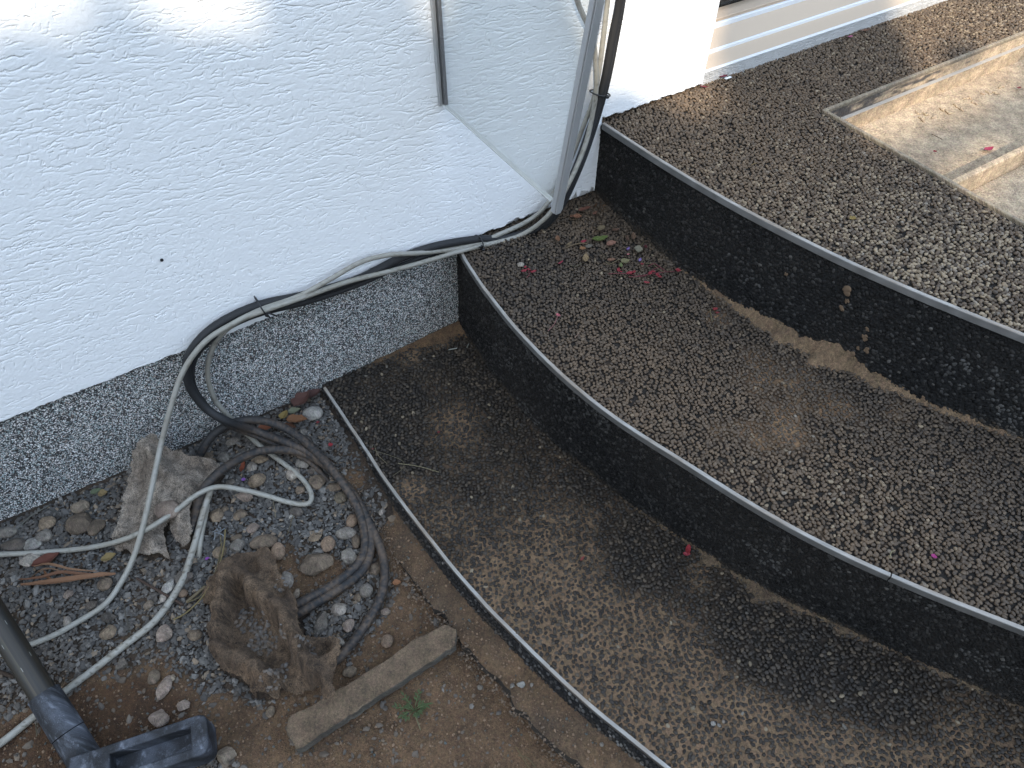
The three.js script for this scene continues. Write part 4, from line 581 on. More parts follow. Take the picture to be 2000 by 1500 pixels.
// ---------------------------------------------------------------- loose stones
{
  const PAL = { beige: [0.44, 0.34, 0.245], tan: [0.40, 0.285, 0.18], brown: [0.26, 0.185, 0.125], grey: [0.30, 0.28, 0.255], dark: [0.115, 0.108, 0.108], pale: [0.54, 0.48, 0.42], pink: [0.49, 0.365, 0.30], orange: [0.47, 0.295, 0.185], olive: [0.32, 0.265, 0.18], white: [0.50, 0.49, 0.465] };
  const list = [ // u, v, half width, half height (photo points), turn, colour, roundness 0..1, label
    [156, 989, 15, 11, 0, 'beige', .6, 'beige pebble on the gravel closest below the plinth'],
    [156, 1023, 22, 19, .2, 'brown', .5, 'largest brown cobble between the plinth and the grey sacking'],
    [92, 1021, 14, 12, 0, 'tan', .5, 'tan pebble near the plinth, one over from the brown cobble'],
    [189, 1028, 14, 15, .5, 'brown', .5, 'brown pebble pressed against the big cobble on its sacking side'],
    [13, 1039, 15, 9, 0, 'grey', .8, 'smooth grey pebble under the plinth at the picture edge'],
    [83, 1047, 14, 12, .4, 'grey', .3, 'grey-brown pebble above the pale stone that the cable crosses'],
    [29, 1064, 23, 11, .1, 'dark', .6, 'flat dark grey stone beside the pale cobble at the cable'],
    [62, 1062, 14, 11, -.5, 'white', .5, 'upper end of the whitish stones lying across the pale cable'],
    [56, 1093, 15, 13, -.5, 'pale', .3, 'whitish stone below the cable by the dry brown leaf strips'],
    [325, 993, 22, 17, .5, 'pink', .8, 'pale pink cobble lying on the grey sacking under a cable'],
    [423, 1007, 15, 15, .3, 'tan', .3, 'square tan stone beside the two grey cables'],
    [437, 994, 7, 7, 0, 'brown', .4, 'small brown stone touching the square tan stone'],
    [468, 1004, 12, 11, .2, 'brown', .3, 'dull brown pebble one over from the square tan stone'],
    [478, 969, 14, 11, .1, 'pink', .4, 'pinkish grey stone just below the bowed cable loop'],
    [464, 1065, 14, 12, -.4, 'grey', .5, 'light grey stone between the curled wire and the brown boulder pair'],
    [429, 1077, 12, 11, 0, 'tan', .5, 'tan pebble directly below the curled white wire'],
    [494, 1030, 12, 9, -.3, 'pink', .4, 'pale pinkish stone above the brown pebble pair'],
    [453, 861, 12, 7, -.4, 'pale', .6, 'pale oval pebble inside the high black arch near the plinth'],
    [437, 893, 12, 11, 0, 'grey', .3, 'grey stone between the two black arches at the grey sacking'],
    [405, 888, 10, 7, 0, 'brown', .5, 'brown pebble where the high black arch meets the sacking'],
    [416, 899, 6, 7, 0, 'tan', .4, 'tiny tan stone tucked by the sacking corner'],
    [449, 940, 10, 7, 0, 'grey', .4, 'small grey stone next to the violet petal'],
    [461, 1049, 10, 8, 0, 'brown', .4, 'small brown stone just past the curled wire'],
    [611, 807, 19, 14.5, .05, 'white', 1, 'large smooth whitish cobble by the dead leaves at the step corner'],
    [572, 925, 12.5, 12, .2, 'pale', .8, 'round pale pebble inside the bend of the pale cable'],
    [501, 938, 16, 12, -.5, 'tan', .7, 'rounded tan pebble by the violet petal inside the coil'],
    [620, 941, 17, 14, .2, 'brown', .4, 'brown stone just beyond the tip of the cable bend'],
    [592, 905, 14, 11, .1, 'grey', .3, 'grey-brown stone under the lowest black arch'],
    [610, 917, 12, 8, 0, 'dark', .3, 'dark stone touching the grey-brown one under the arch'],
    [652, 950, 14.5, 8, .1, 'brown', .5, 'low brown-grey stone between cable bend and coil'],
    [666, 971, 12, 11, -.1, 'olive', .9, 'smooth olive-tan pebble close inside the coil'],
    [700, 922, 11, 13, .5, 'pink', .5, 'pinkish white stone outside the coil next to the footing'],
    [586, 956, 10, 9, 0, 'brown', .4, 'small brown stone enclosed by the cable bend'],
    [579, 997, 13, 10, .3, 'dark', .6, 'dark grey pebble below the tip of the cable bend'],
    [569, 1007, 6, 5, 0, 'white', .4, 'tiny whitish stone by the dark pebble below the bend'],
    [687, 1016, 10.5, 13, .2, 'orange', .8, 'orange-tan oval pebble close to the inner coil turn'],
    [675, 1041, 19, 11, -.1, 'grey', .7, 'light grey oval pebble inside the coil, under the orange-tan one'],
    [695, 1055, 8, 15, -.1, 'brown', .8, 'narrow brown pebble leaning on the inside of the coil'],
    [640, 1062, 13, 15, .2, 'orange', .7, 'rounded orange-beige pebble above the large angular brown stone'],
    [616, 1048, 13, 9, -.4, 'tan', .3, 'two-tone tan stone next to the orange-beige pebble'],
    [617, 1100, 31, 23, .05, 'brown', .12, 'largest angular brown stone, lying inside the coil'],
    [680, 1086, 17, 15, .5, 'grey', .3, 'striped grey-brown stone crossed by the inner coil turn'],
    [543, 1076, 12, 16, -.3, 'orange', 1, 'smooth egg-shaped orange-beige pebble on the top corner of the brown sacking'],
    [515, 1058, 24, 13, -.2, 'brown', .7, 'long brown cobble just above the egg-shaped pebble'],
    [592, 842, 9, 8, 0, 'grey', .4, 'small grey stone under the orange dead leaf by the arch'],
    [507, 896, 15, 9, -.1, 'tan', .5, 'tan stone under the lowest black arch, near the orange leaf'],
    [492, 911, 10, 10, .4, 'pale', .1, 'pale angular stone beside the curved orange leaf'],
    [540, 864, 11, 8, 0, 'pale', .4, 'pale stone between the two upper black cables'],
    [745, 997, 6, 8, .3, 'pale', .3, 'small pale stone outside the coil at its widest'],
    [732, 1108, 11, 15, .1, 'brown', .2, 'flat brown stone wedged under the outermost coil turn'],
    [715, 1153, 12.5, 12.5, 0, 'grey', .9, 'round speckled grey-tan pebble inside the coil, lower part'],
    [660, 1189, 14, 12.5, .3, 'pale', .4, 'whitish stone inside the coil near where it meets the brown sacking'],
    [560, 1131, 11, 17, -.3, 'pale', .7, 'white pebble half under the upper rim of the brown sacking'],
    [578, 1158, 6, 9, 0, 'beige', .6, 'cream pebble at the rim of the brown sacking next to the coil end'],
    [752, 1193, 9, 6.5, 0, 'pink', .5, 'small pinkish stone on sand just outside the lower coil'],
    [698, 1165, 9, 8, .4, 'tan', .3, 'small tan stone beside the round speckled pebble'],
    [680, 1221, 11, 12, .5, 'pink', .2, 'pinkish brown angular stone between the coil and the brown sacking'],
    [756, 1251, 11, 11, .2, 'orange', .7, 'orange-pink pebble at the back edge of the kerb piece'],
    [663, 1252, 10, 7, .3, 'pale', .6, 'pale pebble behind the raised corner of the brown sacking'],
    [626, 1217, 15, 20, .2, 'grey', .1, 'layered grey rock standing by the inner rim of the brown sacking'],
    [527, 1389, 7.5, 9, 0, 'tan', .7, 'small tan pebble below the torn front edge of the brown sacking'],
    [441, 1476, 17, 17, .2, 'beige', .1, 'cracked beige rock beside the tip of the plastic grip'],
    [683, 1311, 13, 9, -.2, 'tan', .6, 'tan pebble caught between the kerb piece and the sacking'],
    [906, 1216, 6, 6.5, 0, 'grey', .3, 'small grey stone on sand off the far end of the kerb piece'],
    [209, 1235, 12.5, 13, .3, 'tan', .4, 'bright tan pebble alone between the two long grey cables'],
    [319, 1236, 15, 13, -.3, 'pink', .3, 'pinkish grey stone just below the mud-specked cable'],
    [380, 1239, 12.5, 9, .1, 'brown', .9, 'smooth brown oval pebble near the left fold of the brown sacking'],
    [289, 1180, 8, 8, 0, 'beige', .5, 'small cream pebble above the mud-specked cable'],
    [209, 1204, 14, 10, .2, 'dark', .1, 'flat dark stone touching the pale cable end'],
    [359, 1128, 18, 15, -.2, 'dark', .1, 'dark grey angular stone by the mud-specked cable, under the grey sacking'],
    [328, 1144, 10, 16, .4, 'white', .2, 'bluish white angled stone left beside the mud-specked cable'],
    [319, 1164, 6.5, 9, .2, 'pale', .3, 'pale stone touching the bluish white angled one'],
    [356, 1157, 8.5, 7, 0, 'orange', .8, 'small orange pebble just across the mud-specked cable'],
    [131, 1159, 8, 8.5, 0, 'pink', .3, 'pinkish white stone below the dry brown leaf strips'],
    [204, 1139, 12, 11, .4, 'brown', .4, 'brown stone under the end of the dry brown leaf strips'],
    [320, 1341, 11, 18, .25, 'pink', .6, 'long pinkish stone standing at the edge of the dark brown sand'],
    [299, 1321, 10, 11, 0, 'brown', .7, 'brown pebble next to the long pinkish stone'],
    [334, 1323, 5.5, 6, 0, 'beige', .5, 'tiny cream stone at the top of the long pinkish stone'],
    [311, 1403, 18, 14, .1, 'pink', .15, 'cracked pinkish stone behind the plastic grip'],
    [356, 1377, 12, 9, .2, 'pink', .2, 'flat pinkish stone further behind the plastic grip'],
    [237, 1296, 10, 10, .3, 'grey', .3, 'grey stone just under the mud-specked cable near the tool'],
    [130, 1215, 7, 12, -.6, 'pale', .4, 'pale splinter-like stone under the pale cable end'],
    [177, 1180, 9, 8, 0, 'dark', .4, 'dark round stone just above the bend of the pale cable'],
    [1017, 517, 7, 5.5, 0, 'pale', 1, 'smooth pale pebble near the top of the middle edge strip', 's'],
    [1393, 1413, 4.5, 4, 0, 'white', .5, 'larger one of the white pebbles in a cluster on the lowest step', 'l'],
    [1404, 1417, 3.5, 3.5, 0, 'white', .5, 'second white pebble of the cluster on the lowest step, nearer its edge', 'l'],
    [1413, 1409, 3, 3, 0, 'pale', .5, 'small outer white pebble of the cluster on the lowest step', 'l'],
    [1018, 1335, 8, 6, .2, 'white', .2, 'white stone on the sandy footing below the lowest step'],
    [1000, 1337, 4.5, 5, .4, 'white', .2, 'smaller whitish stone beside the white one on the footing'],
    [1038, 1336, 3.5, 4, .4, 'grey', .2, 'tiny grey stone past the white one on the footing'],
    [907, 1219, 5, 6, .4, 'white', .2, 'whitish chip on the sand by the steps, above the footing corner'],
    [937, 1246, 4, 5, .1, 'white', .2, 'pointed white chip on the sand near the footing corner'],
    [948, 1281, 6, 6, .1, 'grey', .3, 'bigger pale grey chip of the group at the footing corner'],
    [958, 1279, 5, 5, .5, 'grey', .3, 'paler neighbour in the grey chip group at the footing corner'],
    [968, 1289, 5, 6, .9, 'grey', .3, 'last chip of the grey group at the footing corner'],
    [938, 1341, 6, 5, .6, 'grey', .3, 'grey chip lying against the base of the footing'],
    [974, 1391, 4.5, 5, .6, 'dark', .3, 'dark grey chip alone on the bare brown sand'],
    [1176, 1453, 4, 4, .6, 'pale', .4, 'tiny pale chip on the footing far down beside the edge strip'],
  ];
  const made = list.map(([u, v, a, b, turn, pal, round, label, where], k) => {
    const y0 = where === 's' ? lvl(u, v, H2 + 0.002) : where === 'l' ? lvl(u, v, H1 + 0.002) : null;
    let c = y0 ?? gnd(u, v, 0.008); const on = label.includes('on the grey sacking'); if (on) c = gnd(u, v, 0.05);
    if (label.includes('footing') && !label.includes('corner') && !label.includes('base')) c = lvl(u, v, 0.012);
    const dist = EYE.distanceTo(c), m = dist / FOCAL, sx = a * m * 1.04, sz = b * m * 1.12, sy = Math.min(sx, sz) * (round > 0.6 ? 0.68 : 0.6), big = a > 9;
    let g = new THREE.IcosahedronGeometry(1, big ? 4 : 2).deleteAttribute('uv').deleteAttribute('normal'); g = mergeVertices(g);
    const p = g.attributes.position, q = V(), planes = []; const r = rng(900 + k * 13); const n = Math.round(lerp(16, 5, round)); for (let i = 0; i < n; i++) planes.push([V(r() * 2 - 1, (r() * 2 - 1) * 0.8, r() * 2 - 1).normalize(), lerp(0.55, 0.85, round) + 0.2 * r()]);
    for (let i = 0; i < p.count; i++) { q.fromBufferAttribute(p, i); for (const [nn, d] of planes) { const e = q.dot(nn) - d; if (e > 0) q.addScaledVector(nn, -e * lerp(0.96, 0.7, round)); } q.multiplyScalar(1 + lerp(0.10, 0.06, round) * noise(q.x * 1.6 + k, q.y * 1.6, q.z * 1.6) + lerp(0.07, 0.025, round) * noise(q.x * 6 + k, q.y * 6, q.z * 6)); p.setXYZ(i, q.x * sx, q.y * sy, q.z * sz); }
    const uv = []; for (let i = 0; i < p.count; i++) uv.push((p.getX(i) + p.getY(i) * 0.6) / 0.12 + k * 0.37, (p.getZ(i) + p.getY(i) * 0.8) / 0.12); g.setAttribute('uv', new THREE.Float32BufferAttribute(uv, 2)); g = round < 0.65 ? toCreasedNormals(g, 0.30) : g; if (round >= 0.65) g.computeVertexNormals();
    const gm = (PAL[pal][0] + PAL[pal][1] + PAL[pal][2]) / 3, base = mixc(mixc(PAL[pal], [gm, gm, gm], 0.15), [0.22, 0.165, 0.115], 0.36), tone = 0.74 + 0.3 * r();
    painted(g, (w) => { const t = clamp(0.5 + 0.9 * fbm(w.x * 70 + k, w.y * 70, w.z * 70)), vein = Math.abs(noise(w.x * 55 + k * 3, w.y * 95, w.z * 55)) < 0.06 ? 0.72 : 1; return mixc(base.map((x) => x * tone * vein * (0.72 + 0.5 * t)), [0.14, 0.10, 0.068], 0.35 * ss(0.55, 0.9, fbm(w.x * 45, w.z * 45, k) + 0.5)); });
    const o = one('stone', g, M.stone, label, 'stone', null, null, c); o.rotation.y = -turn - YAW * 0.9; o.position.y = where ? c.y : (c.y - 0.008) + sy * 0.45 + 0.003 + (on ? -0.004 : 0);
    return o;
  });
}

// ---------------------------------------------------------------- leaves, petals, straws
function leafGeo(L, W, curl = 0.3, fold = 0.35, seed = 1, point = 1) {
  return grid(10, 6, (a, b) => { const t = a, s = (b - 0.5) * 2, w = W * 0.5 * Math.pow(Math.sin(Math.PI * Math.min(0.999, Math.pow(t, 0.8 * point))), 0.75) * (1 + 0.18 * noise(t * 7, s, seed)); return V((t - 0.5) * L, Math.abs(s) * fold * w + curl * L * ((t - 0.5) ** 2 * 1.6) + 0.08 * W * noise(t * 5, s * 2.5, seed + 2), s * w); }, (q) => [q.x / 0.05, q.z / 0.05]);
}
const surf = (u, v, k, h = 0.002) => k === 2 ? lvl(u, v, H2 + h) : k === 1 ? lvl(u, v, H1 + h) : k === 3 ? lvl(u, v, H3 + h) : k === 4 ? lvl(u, v, H3 - 0.064 + h) : gnd(u, v, h + 0.005);
const mats = {}; const lm = (hex) => { if (!mats[hex]) { const m = leafMat(hex), c = m.color, g = (c.r + c.g + c.b) / 3; c.setRGB(lerp(c.r, g, 0.12) * 0.45, lerp(c.g, g, 0.12) * 0.45, lerp(c.b, g, 0.12) * 0.44); mats[hex] = m; } return mats[hex]; };
function leaf(u, v, k, L, W, turn, hex, label, { curl = 0.3, fold = 0.35, tilt = 0, stem = 0, cat = 'leaf', name = 'fallen_leaf', h = 0.002, roll = 0 } = {}) {
  const p = surf(u, v, k, h + W * 0.12), t = thing(name, label, cat, null, p); t.rotation.set(roll, -turn, tilt, 'YXZ'); part(t, 'blade', leafGeo(L, W, curl, fold, u % 17), lm(hex));
  if (stem) part(t, 'stalk', tube([V(L * 0.45, curl * L * 0.3, 0), V(L * 0.6, 0.001, 0.002), V(L * 0.45 + stem, -0.001, 0.005)], 0.0006, 8, 5), lm('#9a8a5c'));
}
leaf(1172, 467, 2, 0.032, 0.015, 0.25, '#6c7d2c', 'bright green leaf among the litter on the middle step', { fold: 0.25 });
leaf(1194, 477, 2, 0.021, 0.013, 0.1, '#a9745c', 'pinkish brown curled leaf touching the green leaf', { fold: 0.6 });
leaf(1247, 488, 2, 0.021, 0.015, -0.7, '#a59c84', 'grey-tan dry leaf with a thin stalk near the upper riser', { stem: 0.018, fold: 0.5 });
leaf(1144, 505, 2, 0.024, 0.011, -0.9, '#ad8f63', 'narrow tan leaf below the green leaf', { fold: 0.5 });
leaf(1221, 511, 2, 0.018, 0.013, 0.2, '#90885a', 'pale olive leaf below the grey-tan leaf', { fold: 0.4 });
leaf(1213, 518, 2, 0.014, 0.006, -0.9, '#7d8a4e', 'slim olive sliver of leaf under the pale olive leaf', { fold: 0.2 });
leaf(1143, 410, 2, 0.028, 0.012, 0.9, '#8a4f37', 'reddish brown leaf leaning in the wall corner', { tilt: 0.5, fold: 0.6, h: 0.008 });
leaf(1163, 404, 2, 0.026, 0.008, -1.4, '#7d5a3c', 'narrow brown leaf standing in the corner by the upper riser', { tilt: -0.9, fold: 0.7, h: 0.014 });
leaf(1162, 417, 2, 0.014, 0.007, -0.2, '#8c5a42', 'small brown leaf at the foot of the standing one', { fold: 0.5 });
leaf(1128, 424, 2, 0.017, 0.013, 0.5, '#a0653f', 'orange-brown leaf under the wall, larger of a pair', { fold: 0.5 });
leaf(1117, 423, 2, 0.011, 0.008, -0.3, '#91603f', 'smaller orange-brown leaf of the pair under the wall', { fold: 0.5 });
leaf(1175, 448, 2, 0.020, 0.014, -0.3, '#8f7a58', 'crumpled tan leaf just above the green leaf', { fold: 0.7 });
leaf(1203, 450, 2, 0.018, 0.008, 0.2, '#6e4c35', 'dull brown leaf past the crumpled tan leaf', { fold: 0.6 });
leaf(1237, 461, 2, 0.016, 0.008, -1.0, '#76573d', 'brown leaf tipped against the upper riser', { tilt: 0.5, fold: 0.5, h: 0.006 });
leaf(1225, 465, 2, 0.012, 0.006, -1.2, '#6b4c36', 'small brown leaf beside the one tipped on the riser', { tilt: 0.4, fold: 0.5, h: 0.004 });
leaf(1151, 481, 2, 0.016, 0.010, 0.1, '#857b6c', 'grey oval leaf below the red petal next to the green leaf', { fold: 0.2, curl: 0.1 });
leaf(1138, 486, 2, 0.012, 0.010, 0.5, '#a8733e', 'small orange-tan leaf at the dry stalk', { fold: 0.4 });
leaf(1112, 477, 2, 0.016, 0.007, -0.3, '#8c7350', 'tan scrap of leaf at the near end of the dry stalk', { fold: 0.4 });
leaf(1089, 467, 2, 0.018, 0.009, -1.1, '#9b6a45', 'lone brown leaf nearest the cable bundle on the middle step', { fold: 0.5 });
leaf(1194, 508, 2, 0.016, 0.008, 0.4, '#94674a', 'brown scrap above the red flower sprig', { fold: 0.4 });
leaf(1079, 425, 2, 0.018, 0.010, 0.2, '#6e4331', 'dark red-brown leaf half hidden by the wall base', { fold: 0.5 });
leaf(1665, 428, 3, 0.012, 0.010, 0.3, '#a88a34', 'small yellow leaf on the pebbles of the landing', { fold: 0.6 });
leaf(1413, 150, 3, 0.020, 0.008, 0.1, '#8c2440', 'crimson leaf by a white scrap at the door sill', { fold: 0.4 });
leaf(1690, 60, 3, 0.026, 0.010, 0.2, '#8a5a3a', 'brown leaf on the landing at the foot of the door sill', { fold: 0.4 });
leaf(590, 782, 0, 0.044, 0.030, -0.5, '#6b3f31', 'dark red-brown dead leaf in the corner of plinth and steps', { fold: 0.5, h: 0.012 });
leaf(612, 771, 0, 0.034, 0.020, -0.2, '#5b332a', 'darkest dead leaf tucked in behind the end of the edge strip', { fold: 0.6, h: 0.010 });
leaf(581, 822, 0, 0.038, 0.020, 0.5, '#97602f', 'orange-brown dead leaf against the whitish cobble', { fold: 0.7, h: 0.010 });
leaf(567, 833, 0, 0.026, 0.010, 0.9, '#7b4a28', 'narrow rust leaf under the orange-brown one by the cobble', { fold: 0.6, h: 0.006 });
leaf(555, 811, 0, 0.022, 0.016, -0.7, '#a98b3f', 'yellowish dead leaf near the plinth by the whitish cobble', { fold: 0.5, h: 0.008 });
leaf(575, 803, 0, 0.024, 0.014, 0.2, '#8f9172', 'pale greenish dead leaf between plinth and whitish cobble', { fold: 0.5, h: 0.008 });
leaf(522, 835, 0, 0.034, 0.016, 0.15, '#a85a2c', 'orange leaf lying under the top of the high black arch', { fold: 0.4, h: 0.008 });
leaf(475, 912, 0, 0.030, 0.009, -1.1, '#b0532a', 'curved orange leaf beside the lowest black arch', { fold: 0.8, curl: 0.6, h: 0.004 });
leaf(201, 964, 0, 0.016, 0.014, 0.3, '#a68a55', 'tan leaf against the plinth next to the grey sacking', { fold: 0.4 });
leaf(188, 960, 0, 0.018, 0.012, 0.1, '#75805c', 'greenish leaf against the plinth next to the grey sacking', { fold: 0.3 });
leaf(213, 1089, 0, 0.024, 0.014, 0.1, '#a98f52', 'yellowish torn leaf by the foot of the grey sacking', { fold: 0.5 });
leaf(92, 1095, 0, 0.042, 0.020, 0.0, '#7a3a20', 'rusty crumpled leaf above the dry brown strips', { fold: 0.6 });
leaf(775, 1138, 0, 0.014, 0.010, 0.4, '#b0713f', 'small orange-tan leaf on sand beside the footing', { fold: 0.5 });
leaf(1118, 1448, 0, 0.030, 0.010, 1.0, '#6a6a42', 'dull green dead leaf leaning on the footing at the bottom', { fold: 0.5, h: 0.004 });
leaf(1096, 1446, 0, 0.018, 0.014, 0.2, '#7d5a3c', 'curled brown leaf at the base of the footing near the bottom', { fold: 0.8 });
const petal = (u, v, k, L, W, turn, hex, label, o = {}) => leaf(u, v, k, L, W, turn, hex, label, { fold: 0.35, cat: 'petal', name: 'petal', ...o });
petal(1140, 472, 2, 0.013, 0.007, 0, '#b01a3c', 'crimson petal right next to the green leaf');
petal(1095, 513, 2, 0.014, 0.004, -0.2, '#a81f3f', 'thin crimson petal midway along the middle step litter');
petal(1227, 486, 2, 0.011, 0.005, -0.5, '#9a78c8', 'violet petal beside the grey-tan leaf');
petal(1250, 508, 2, 0.011, 0.005, -0.6, '#a085d6', 'violet petal below the grey-tan leaf');
petal(1227, 497, 2, 0.006, 0.004, 0.2, '#d77a7e', 'tiny pink petal between the two violet ones');
petal(1254, 516, 2, 0.007, 0.005, 0.6, '#9a2430', 'small dark red petal under the lower violet one');
petal(1261, 482, 2, 0.009, 0.006, -1, '#6c1420', 'dark crimson petal at the riser past the grey-tan leaf');
petal(1263, 552, 2, 0.012, 0.005, 0.7, '#b52a38', 'red petal lying just below the red flower sprig');
petal(1090, 616, 2, 0.009, 0.006, 1.2, '#dc6b78', 'pink petal on a long stalk alone on the pebbles', { stem: 0.0 });
petal(1397, 604, 2, 0.010, 0.007, 0.1, '#a3141f', 'deep red petal on the sand ridge by the upper riser');
petal(1401, 611, 2, 0.008, 0.004, 0.4, '#8e1a20', 'red scrap just below the deep red petal on the ridge');
petal(1344, 1073, 1, 0.018, 0.009, -0.7, '#b51226', 'red petal on the lowest step by the middle riser');
petal(1341, 1082, 1, 0.012, 0.007, 0.6, '#c2384a', 'pinkish red petal joined below the red one on the lowest step');
petal(1824, 1087, 2, 0.008, 0.006, 1.2, '#c81e8c', 'magenta petal on the lower part of the middle step');
petal(1930, 292, 4, 0.026, 0.011, 0.15, '#d8285e', 'bright pink petal on the floor of the doormat well');
petal(1826, 296, 4, 0.008, 0.007, 0.4, '#b3202a', 'small red petal in the doormat well');
petal(1990, 172, 4, 0.012, 0.007, 0.1, '#a83030', 'red petal at the far end of the doormat well');
petal(1661, 72, 3, 0.016, 0.007, 0.0, '#d05a8c', 'pink petal at the foot of the door sill');
petal(1375, 170, 3, 0.016, 0.006, 0.8, '#8c2430', 'dark red petal at the wall corner on the landing');
petal(646, 869, 0, 0.009, 0.008, 0.3, '#c01a2c', 'bright red petal on the sandy footing near the coil');
petal(621, 825, 0, 0.007, 0.006, 0.3, '#96222c', 'tiny red petal just below the whitish cobble');
petal(476, 937, 0, 0.008, 0.007, 0.3, '#9a58c0', 'violet petal on the gravel inside the coil');
petal(405, 1091, 0, 0.008, 0.005, 0.1, '#a044b8', 'violet petal next to the mud-specked cable');
petal(728, 877, 1, 0.005, 0.004, 0.3, '#8e2a34', 'tiny red petal near the top of the lowest edge strip');
petal(857, 844, 1, 0.006, 0.004, 0, '#8a1626', 'small crimson petal in the middle of the lowest step');
petal(1137, 1091, 1, 0.011, 0.004, -0.3, '#a04038', 'reddish petal on the sandy lowest step');
// three red petals on one stalk, and the long red sprig
function sprig(name, label, cat, k, stems, heads, hex, at) {
  const c = surf(at[0], at[1], k, 0.003), t = thing(name, label, cat, null, c), pt = (u, v, h = 0.004) => surf(u, v, k, h).sub(c);
  for (const s of stems) part(t, 'stalk', tube(s.map(([u, v], i) => pt(u, v, 0.003 + 0.003 * Math.sin(i * 1.7))), 0.0008, s.length * 8, 5), lm('#93434a'));
  heads.forEach(([u, v, L, W, a], i) => { const g = leafGeo(L, W, 0.4, 0.5, i + u % 7); g.rotateY(-a); const q = pt(u, v, 0.005); g.translate(q.x, q.y, q.z); part(t, 'petal', g, lm(hex)); });
}
sprig('flower', 'red three-petalled flower on the pebbles near the middle edge strip', 'flower', 2, [[[1032, 530], [1034, 536], [1029, 542]]], [[1024, 530, 0.012, 0.007, 0], [1042, 531, 0.013, 0.006, 0.1], [1026, 522, 0.007, 0.005, -0.6], [1033, 527, 0.008, 0.005, 1.2]], '#a8142c', [1032, 530]);
sprig('flower_sprig', 'long red flower sprig with dried stalks at the upper riser', 'flower sprig', 2, [[[1188, 535], [1205, 534], [1228, 535], [1248, 538], [1266, 536], [1290, 532], [1318, 530]], [[1228, 541], [1245, 540], [1262, 538], [1275, 527], [1286, 522]], [[1266, 520], [1278, 515], [1292, 524], [1300, 529]]], [[1208, 528, 0.012, 0.006, -0.8], [1212, 531, 0.008, 0.004, 0.9], [1230, 534, 0.015, 0.008, 0.1], [1238, 532, 0.010, 0.006, -0.3], [1270, 534, 0.013, 0.007, -0.4], [1276, 531, 0.009, 0.005, 0.6], [1284, 537, 0.009, 0.007, -1], [1288, 541, 0.009, 0.006, 0.9], [1324, 529, 0.011, 0.009, 0.8]], '#a8182c', [1250, 535]);
// straws and sticks
function straw(pts, r, hex, label, k = 0, cat = 'straw', name = 'straw', h = 0.003) {
  const P = pts.map(([u, v, e]) => surf(u, v, k, h + (e ?? 0))), c = P[Math.floor(P.length / 2)].clone(), g = rod(P.map((p) => p.clone().sub(c)), r, P.length * 8, 6); one(name, g, lm(hex), label, cat, null, null, c);
}
straw([[1106, 484], [1120, 478], [1135, 475], [1146, 476]], 0.0014, '#8d7656', 'thick dry stalk beside the crimson petal on the middle step', 2, 'stalk', 'stalk');
straw([[1090, 616], [1083, 632], [1071, 646]], 0.0007, '#b0706c', 'thin pink stalk of the lone pink petal', 2, 'stalk', 'stalk');
straw([[1123, 659], [1131, 651]], 0.0008, '#b08a74', 'pale little stick on the pebbles below the pink petal', 2);
straw([[1113, 518], [1125, 520], [1136, 515]], 0.0006, '#8a7c5c', 'fine straw under the narrow tan leaf', 2);
straw([[1171, 490], [1183, 502], [1192, 514], [1212, 528]], 0.0006, '#6f5f44', 'fine dark straw running from the litter to the red sprig', 2);
straw([[1183, 511], [1191, 516], [1207, 508], [1222, 505]], 0.0008, '#94825e', 'bent tan straw above the red sprig', 2);
straw([[1262, 514], [1275, 516], [1290, 528], [1300, 531]], 0.0006, '#8d8057', 'arched straw beside the far end of the red sprig', 2);
straw([[877, 683], [892, 680]], 0.0011, '#cfd0c4', 'short white stick near the back corner of the lowest step', 1, 'stick', 'stick');
straw([[912, 679], [915, 672]], 0.0009, '#b5b6a8', 'second shorter pale stick by the middle riser on the lowest step', 1, 'stick', 'stick');
straw([[778, 905], [818, 911], [857, 922]], 0.0007, '#a69873', 'straight dry grass blade lying across the lowest step', 1);
straw([[729, 868], [727, 874], [731, 880], [760, 889], [787, 901], [786, 915], [768, 929]], 0.0005, '#8c8064', 'curled thread of dry grass looping on the lowest step', 1);
straw([[732, 872], [738, 888], [756, 906]], 0.0005, '#9a8b68', 'thin dry grass stem crossing the curled thread', 1);
straw([[1232, 1381], [1243, 1386], [1251, 1396]], 0.0008, '#8d6a44', 'small curved tan straw on the sandy lowest step', 1);
straw([[1738, 1088], [1741, 1078], [1747, 1076]], 0.0008, '#b3a67c', 'bent pale straw near the joint of the middle edge strip', 2);
straw([[1387, 604], [1390, 622], [1391, 628]], 0.0007, '#9b8a60', 'short straw below the red petal on the sand ridge', 2);
straw([[1468, 322], [1477, 318]], 0.0009, '#a5864c', 'tan straw scrap near the upper edge strip on the landing', 3);
straw([[1820, 262], [1840, 272]], 0.0007, '#8a6a48', 'thin twig on the doormat well floor', 4, 'twig', 'twig');
straw([[440, 1035, 0.004], [437, 1070, 0.010], [428, 1105, 0.016], [412, 1140, 0.016], [392, 1170, 0.012], [362, 1198, 0.006], [339, 1210, 0.002]], 0.0012, '#a9935a', 'long yellow straw arching past the brown sacking');
straw([[434, 1060, 0.003], [424, 1105, 0.008], [410, 1138, 0.009], [390, 1165, 0.006], [368, 1176, 0.003]], 0.0009, '#8f7f55', 'second thinner straw inside the yellow arching one');
straw([[400, 1146, 0.002], [384, 1160, 0.003], [366, 1175, 0.001]], 0.0026, '#93815f', 'flat piece of split straw under the arching straw', 0, 'straw');
straw([[268, 1130], [310, 1154], [357, 1181]], 0.0022, '#5f4636', 'brown stick crossing under the mud-specked cable', 0, 'stick', 'stick');
straw([[243, 1180], [246, 1204], [256, 1238]], 0.0007, '#6e6658', 'thin curved root lying between the two long cables', 0, 'root', 'root');
straw([[22, 1045], [60, 1008], [95, 988]], 0.0008, '#8f8d80', 'thin grass stem leaning against the foot of the plinth');
